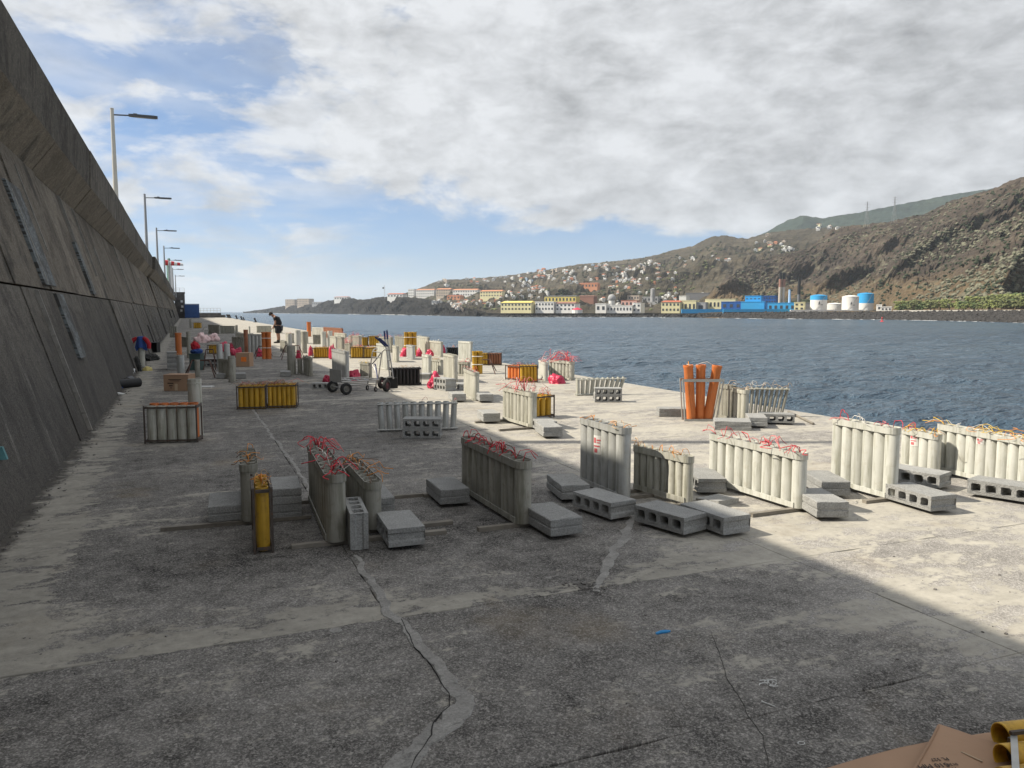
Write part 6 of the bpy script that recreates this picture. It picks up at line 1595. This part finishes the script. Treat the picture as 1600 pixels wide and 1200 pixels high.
def chimney(x0, x1, yt, yb, D, label, bands):
    A, B = far(x0, yb, D), far(x1, yb, D); r_ = (B - A).length / 2; mid = (A + B) / 2; H = far(x0, yt, D).z - A.z
    root = empty('chimney', (mid.x, mid.y, A.z), 0, label, 'chimney', 'chimneys of the power station')
    z = -4
    for f0, m_, nm in bands:
        MB().lathe([(r_ * (1.12 - .12 * max(0, z) / H), z), (r_ * (1.12 - .12 * f0), H * f0 - .003)], 16).build(nm, m_, root, smooth=30); z = H * f0
    MB().lathe([(r_ * 1.12, H * .985), (r_ * 1.12, H), (r_ * .8, H), (r_ * .8, H * .9)], 16).build('rim', M_IRON, root, smooth=30)
SH = [(.55, BM['tan'], 'lower_shaft'), (.80, BM['brick'], 'middle_shaft'), (1.0, M_IRON, 'soot_top')]
chimney(1216, 1220.3, 426, 476, 622, 'left one of the twin chimneys with black tops', SH)
chimney(1221.5, 1226, 426, 476, 622, 'right one of the twin chimneys with black tops', SH)
chimney(1245.5, 1250, 436, 476, 618, 'dark single chimney near the first tank', [(.4, BM['darkgrey'], 'lower_shaft'), (1.0, M_IRON, 'soot_top')])
chimney(1231.5, 1235, 452, 476, 610, 'thin pale blue chimney between the dark ones', [(1.0, BM['lightblue'], 'shaft')])
# mast, marquee, buoy
A = far(601, 463, 1290)
ms = empty('radio_mast', (A.x, A.y, A.z - 4), 0, 'thin lattice mast with a dark flag on the headland', 'mast')
H = far(601, 446, 1290).z - A.z + 4
for a_ in (0, 2.1, 4.2): MB().tube([(.9 * cos(a_), .9 * sin(a_), 0), (.5 * cos(a_), .5 * sin(a_), H)], .13, 4).build('mast_leg', M_STEEL, ms)
for k in range(7): MB().tube([(.9 * cos(a_), .9 * sin(a_), 2 + k * (H - 2) / 7) for a_ in (0, 2.1, 4.2)], .1, 4, closed=True).build('mast_ring', M_STEEL, ms)
MB().box(-3.4, -.9, -.1, .1, H - 5.5, H - 2.8).build('flag', M_IRON, ms)
A = far(902, 487, 668)
mq = empty('marquee', (A.x, A.y, A.z - 1), -YAW, 'pink red and white marquee tent on the waterfront', 'tent')
MB().lathe([(4.6, 2.6), (3.2, 3.7), (.1, 4.5)], 12).build('tent_roof', mat('marquee_red', (.55, .05, .09), .6, .1, .3, 0), mq, smooth=30)
MB().lathe([(4.5, -1), (4.5, 2.58)], 12).build('tent_side', BM['white'], mq)
P = at(1378, 503.2, SEA_Z)
by = empty('buoy', (P.x, P.y, SEA_Z), 0, 'small red harbour buoy floating near the breakwater', 'buoy')
MB().lathe([(.01, -.5), (.75, -.3), (.85, .25), (.5, .55), (.01, .6)], 14).build('float', M_REDP, by, smooth=40)
MB().tube([(0, 0, .5), (0, 0, 1.9)], [.25, .12], 8).build('stem', M_REDP, by)
MB().lathe([(.01, 1.85), (.3, 1.9), (.01, 2.35)], 8).build('top_mark', M_REDP, by)

# houses of the town
def house_proto(wallm, roofm, gable, seed):
    rg = random.Random(seed); b = MB()
    b.box(-.5, .5, 0, .8, -1.2, 1); b.cur = 1
    if gable: b.add([(-.56, -.06, 1.002), (.56, -.06, 1.002), (.56, .86, 1.002), (-.56, .86, 1.002), (-.3, .4, 1.35), (.3, .4, 1.35)], [(3, 2, 1, 0), (0, 1, 5, 4), (2, 3, 4, 5), (1, 2, 5), (3, 0, 4)])
    else: b.box(-.53, .53, -.03, .83, 1.002, 1.1); b.box(-.3, .1, .3, .7, 1.102, 1.45)
    b.cur = 2
    for i in range(3):
        for j in range(2): b.box(-.42 + i * .3, -.26 + i * .3, -.03, .02, .15 + j * .45, .38 + j * .45)
    return b.mesh('house', [wallm, roofm, M_WIN])
HP = [house_proto(BM['white'], BM['white'], 0, 1), house_proto(BM['white'], BM['terracotta'], 1, 2), house_proto(BM['tan'], BM['tan'], 0, 3), house_proto(BM['salmon'], BM['terracotta'], 1, 4), house_proto(BM['paleyellow'], BM['redroof'], 1, 5), house_proto(BM['lightblue'], BM['grey'], 0, 6), house_proto(BM['grey'], BM['white'], 0, 7)]
HL = ['white flat roofed house on the town slope', 'white house with a tile roof on the town slope', 'tan flat roofed house on the town slope', 'orange red house on the town slope', 'yellow house with a red roof on the town slope', 'pale blue house on the town slope', 'grey house with a white roof on the town slope']
clusters = [(790, 900, 432, 442, 14), (900, 1000, 428, 440, 14), (940, 1010, 416, 426, 10), (660, 700, 440, 448, 6), (1010, 1060, 425, 445, 8), (1060, 1100, 400, 420, 6), (780, 860, 455, 468, 12), (930, 1030, 468, 480, 16), (1030, 1100, 458, 470, 8), (840, 880, 422, 432, 12), (905, 950, 414, 424, 16), (880, 900, 424, 430, 6), (815, 850, 425, 434, 8), (955, 990, 428, 444, 20), (985, 1000, 438, 446, 6), (800, 850, 445, 456, 8), (825, 850, 446, 452, 6), (880, 905, 434, 446, 8), (700, 742, 472, 485, 22), (742, 800, 462, 482, 18), (1000, 1032, 408, 422, 12), (1180, 1230, 372, 392, 12), (1200, 1240, 386, 392, 6), (1270, 1310, 352, 362, 7), (1110, 1140, 400, 408, 4), (760, 830, 434, 444, 8), (690, 760, 436, 444, 8), (1040, 1060, 452, 466, 5), (920, 1030, 446, 462, 10), (1150, 1200, 362, 372, 4), (675, 700, 470, 476, 4), (640, 700, 438, 448, 4)]
WHERE = ['on the slope above the yellow hall', 'on the upper slope above the orange terrace', 'just under the ridge line at centre', 'above the long resort at left', 'on the dark slope right of centre', 'below the bare peak', 'low on the slope left of the yellow hall', 'between the white factory and the slope', 'behind the cream plant', 'on the ridge left of centre', 'on the ridge right of centre', 'in the gap below the ridge', 'on the ridge at far left', 'beside the orange terrace at right', 'above the dome', 'left of the orange terrace', 'lower left of the orange terrace', 'right beside the orange terrace', 'at the foot of the headland', 'between the resort and the cream yellow hall', 'alone high on the dark slope', 'in the saddle left of the mountain', 'under the saddle left of the mountain', 'beside the left pylon', 'halfway up the dark ravine', 'on the mid slope at left', 'on the slope behind the resort', 'by the grey water tank', 'on the slope over the white factory', 'on the skyline beside the bare peak', 'at the waterline left of the headland houses', 'above the resort roofs']
rng = random.Random(99)
for (x0, x1, y0, y1, n), where in zip(clusters, WHERE):
    for _ in range(n):
        px, py = rng.uniform(x0, x1), rng.uniform(y0, y1); h = hit(px, py)
        if h is None or h[3] < 300: continue
        D = h[3]; w_ = rng.uniform(4.0, 8.5) * D / F_PX * .82; hh = rng.uniform(2.0, 3.8) * D / F_PX * .9
        k = rng.choices(range(7), (9, 3, 2, 1.2, 1, .6, 2))[0]
        o = link('house', HP[k], None, h[0], (0, 0, -YAW - .55 + rng.uniform(-.5, .5)), (w_, w_ * rng.uniform(.7, 1.1), hh)); lab = HL[k].replace('on the town slope', where); tag(o, lab, 'house', 'town houses: ' + lab)
# pylons on the skyline of the cliff
for i, (px, y0, y1) in enumerate(((1354, 348, 315), (1397, 341, 307))):
    h = hit(px, y0 + 2, ('cliff',)); D = 790
    A = far(px, y0 + 2, D); top = far(px, y1, D).z - A.z
    py_ = empty('electricity_pylon', A, -YAW, ['left lattice pylon on the ridge of the cliff', 'right lattice pylon on the ridge of the cliff'][i], 'pylon', 'lattice pylons on the cliff ridge')
    for sx in (-1, 1):
        for sy in (-1, 1): MB().tube([(sx * 1.9, sy * 1.9, -3), (sx * .35, sy * .35, top * .72), (sx * .12, sy * .12, top)], .12, 4).build('leg', M_STEEL, py_)
    for k in range(6):
        f = k / 6; w0 = 1.9 - 1.55 * f; w1 = 1.9 - 1.55 * (f + 1 / 6)
        for s in (-1, 1): MB().tube([(-w0 * s, -w0, top * .72 * f), (w1 * s, -w1, top * .72 * (f + 1 / 6))], .07, 4).build('brace', M_STEEL, py_)
    for z_, w_ in ((.74, 2.6), (.86, 3.2), (.95, 2.2)): MB().tube([(-w_, 0, top * z_), (w_, 0, top * z_)], .10, 4).build('cross_arm', M_STEEL, py_)

# ---------------------------------------------------------------- sea haze
hb = MB().box(-14500, 16500, -3500, 17500, -9.0, 560)
hz = hb.build('haze', [], None); tag(hz, 'thin sea haze over the bay', 'haze', None, 'stuff')
mh = bpy.data.materials.new('haze_air'); mh.use_nodes = True
th = NT(mh.node_tree); th.n.clear()
pv = th.node('ShaderNodeVolumePrincipled', inp={'Color': (.82, .90, 1.0), 'Density': 9e-5, 'Anisotropy': .2})
th.node('ShaderNodeOutputMaterial', inp={'Volume': pv.outputs[0]})
hz.data.materials.append(mh)
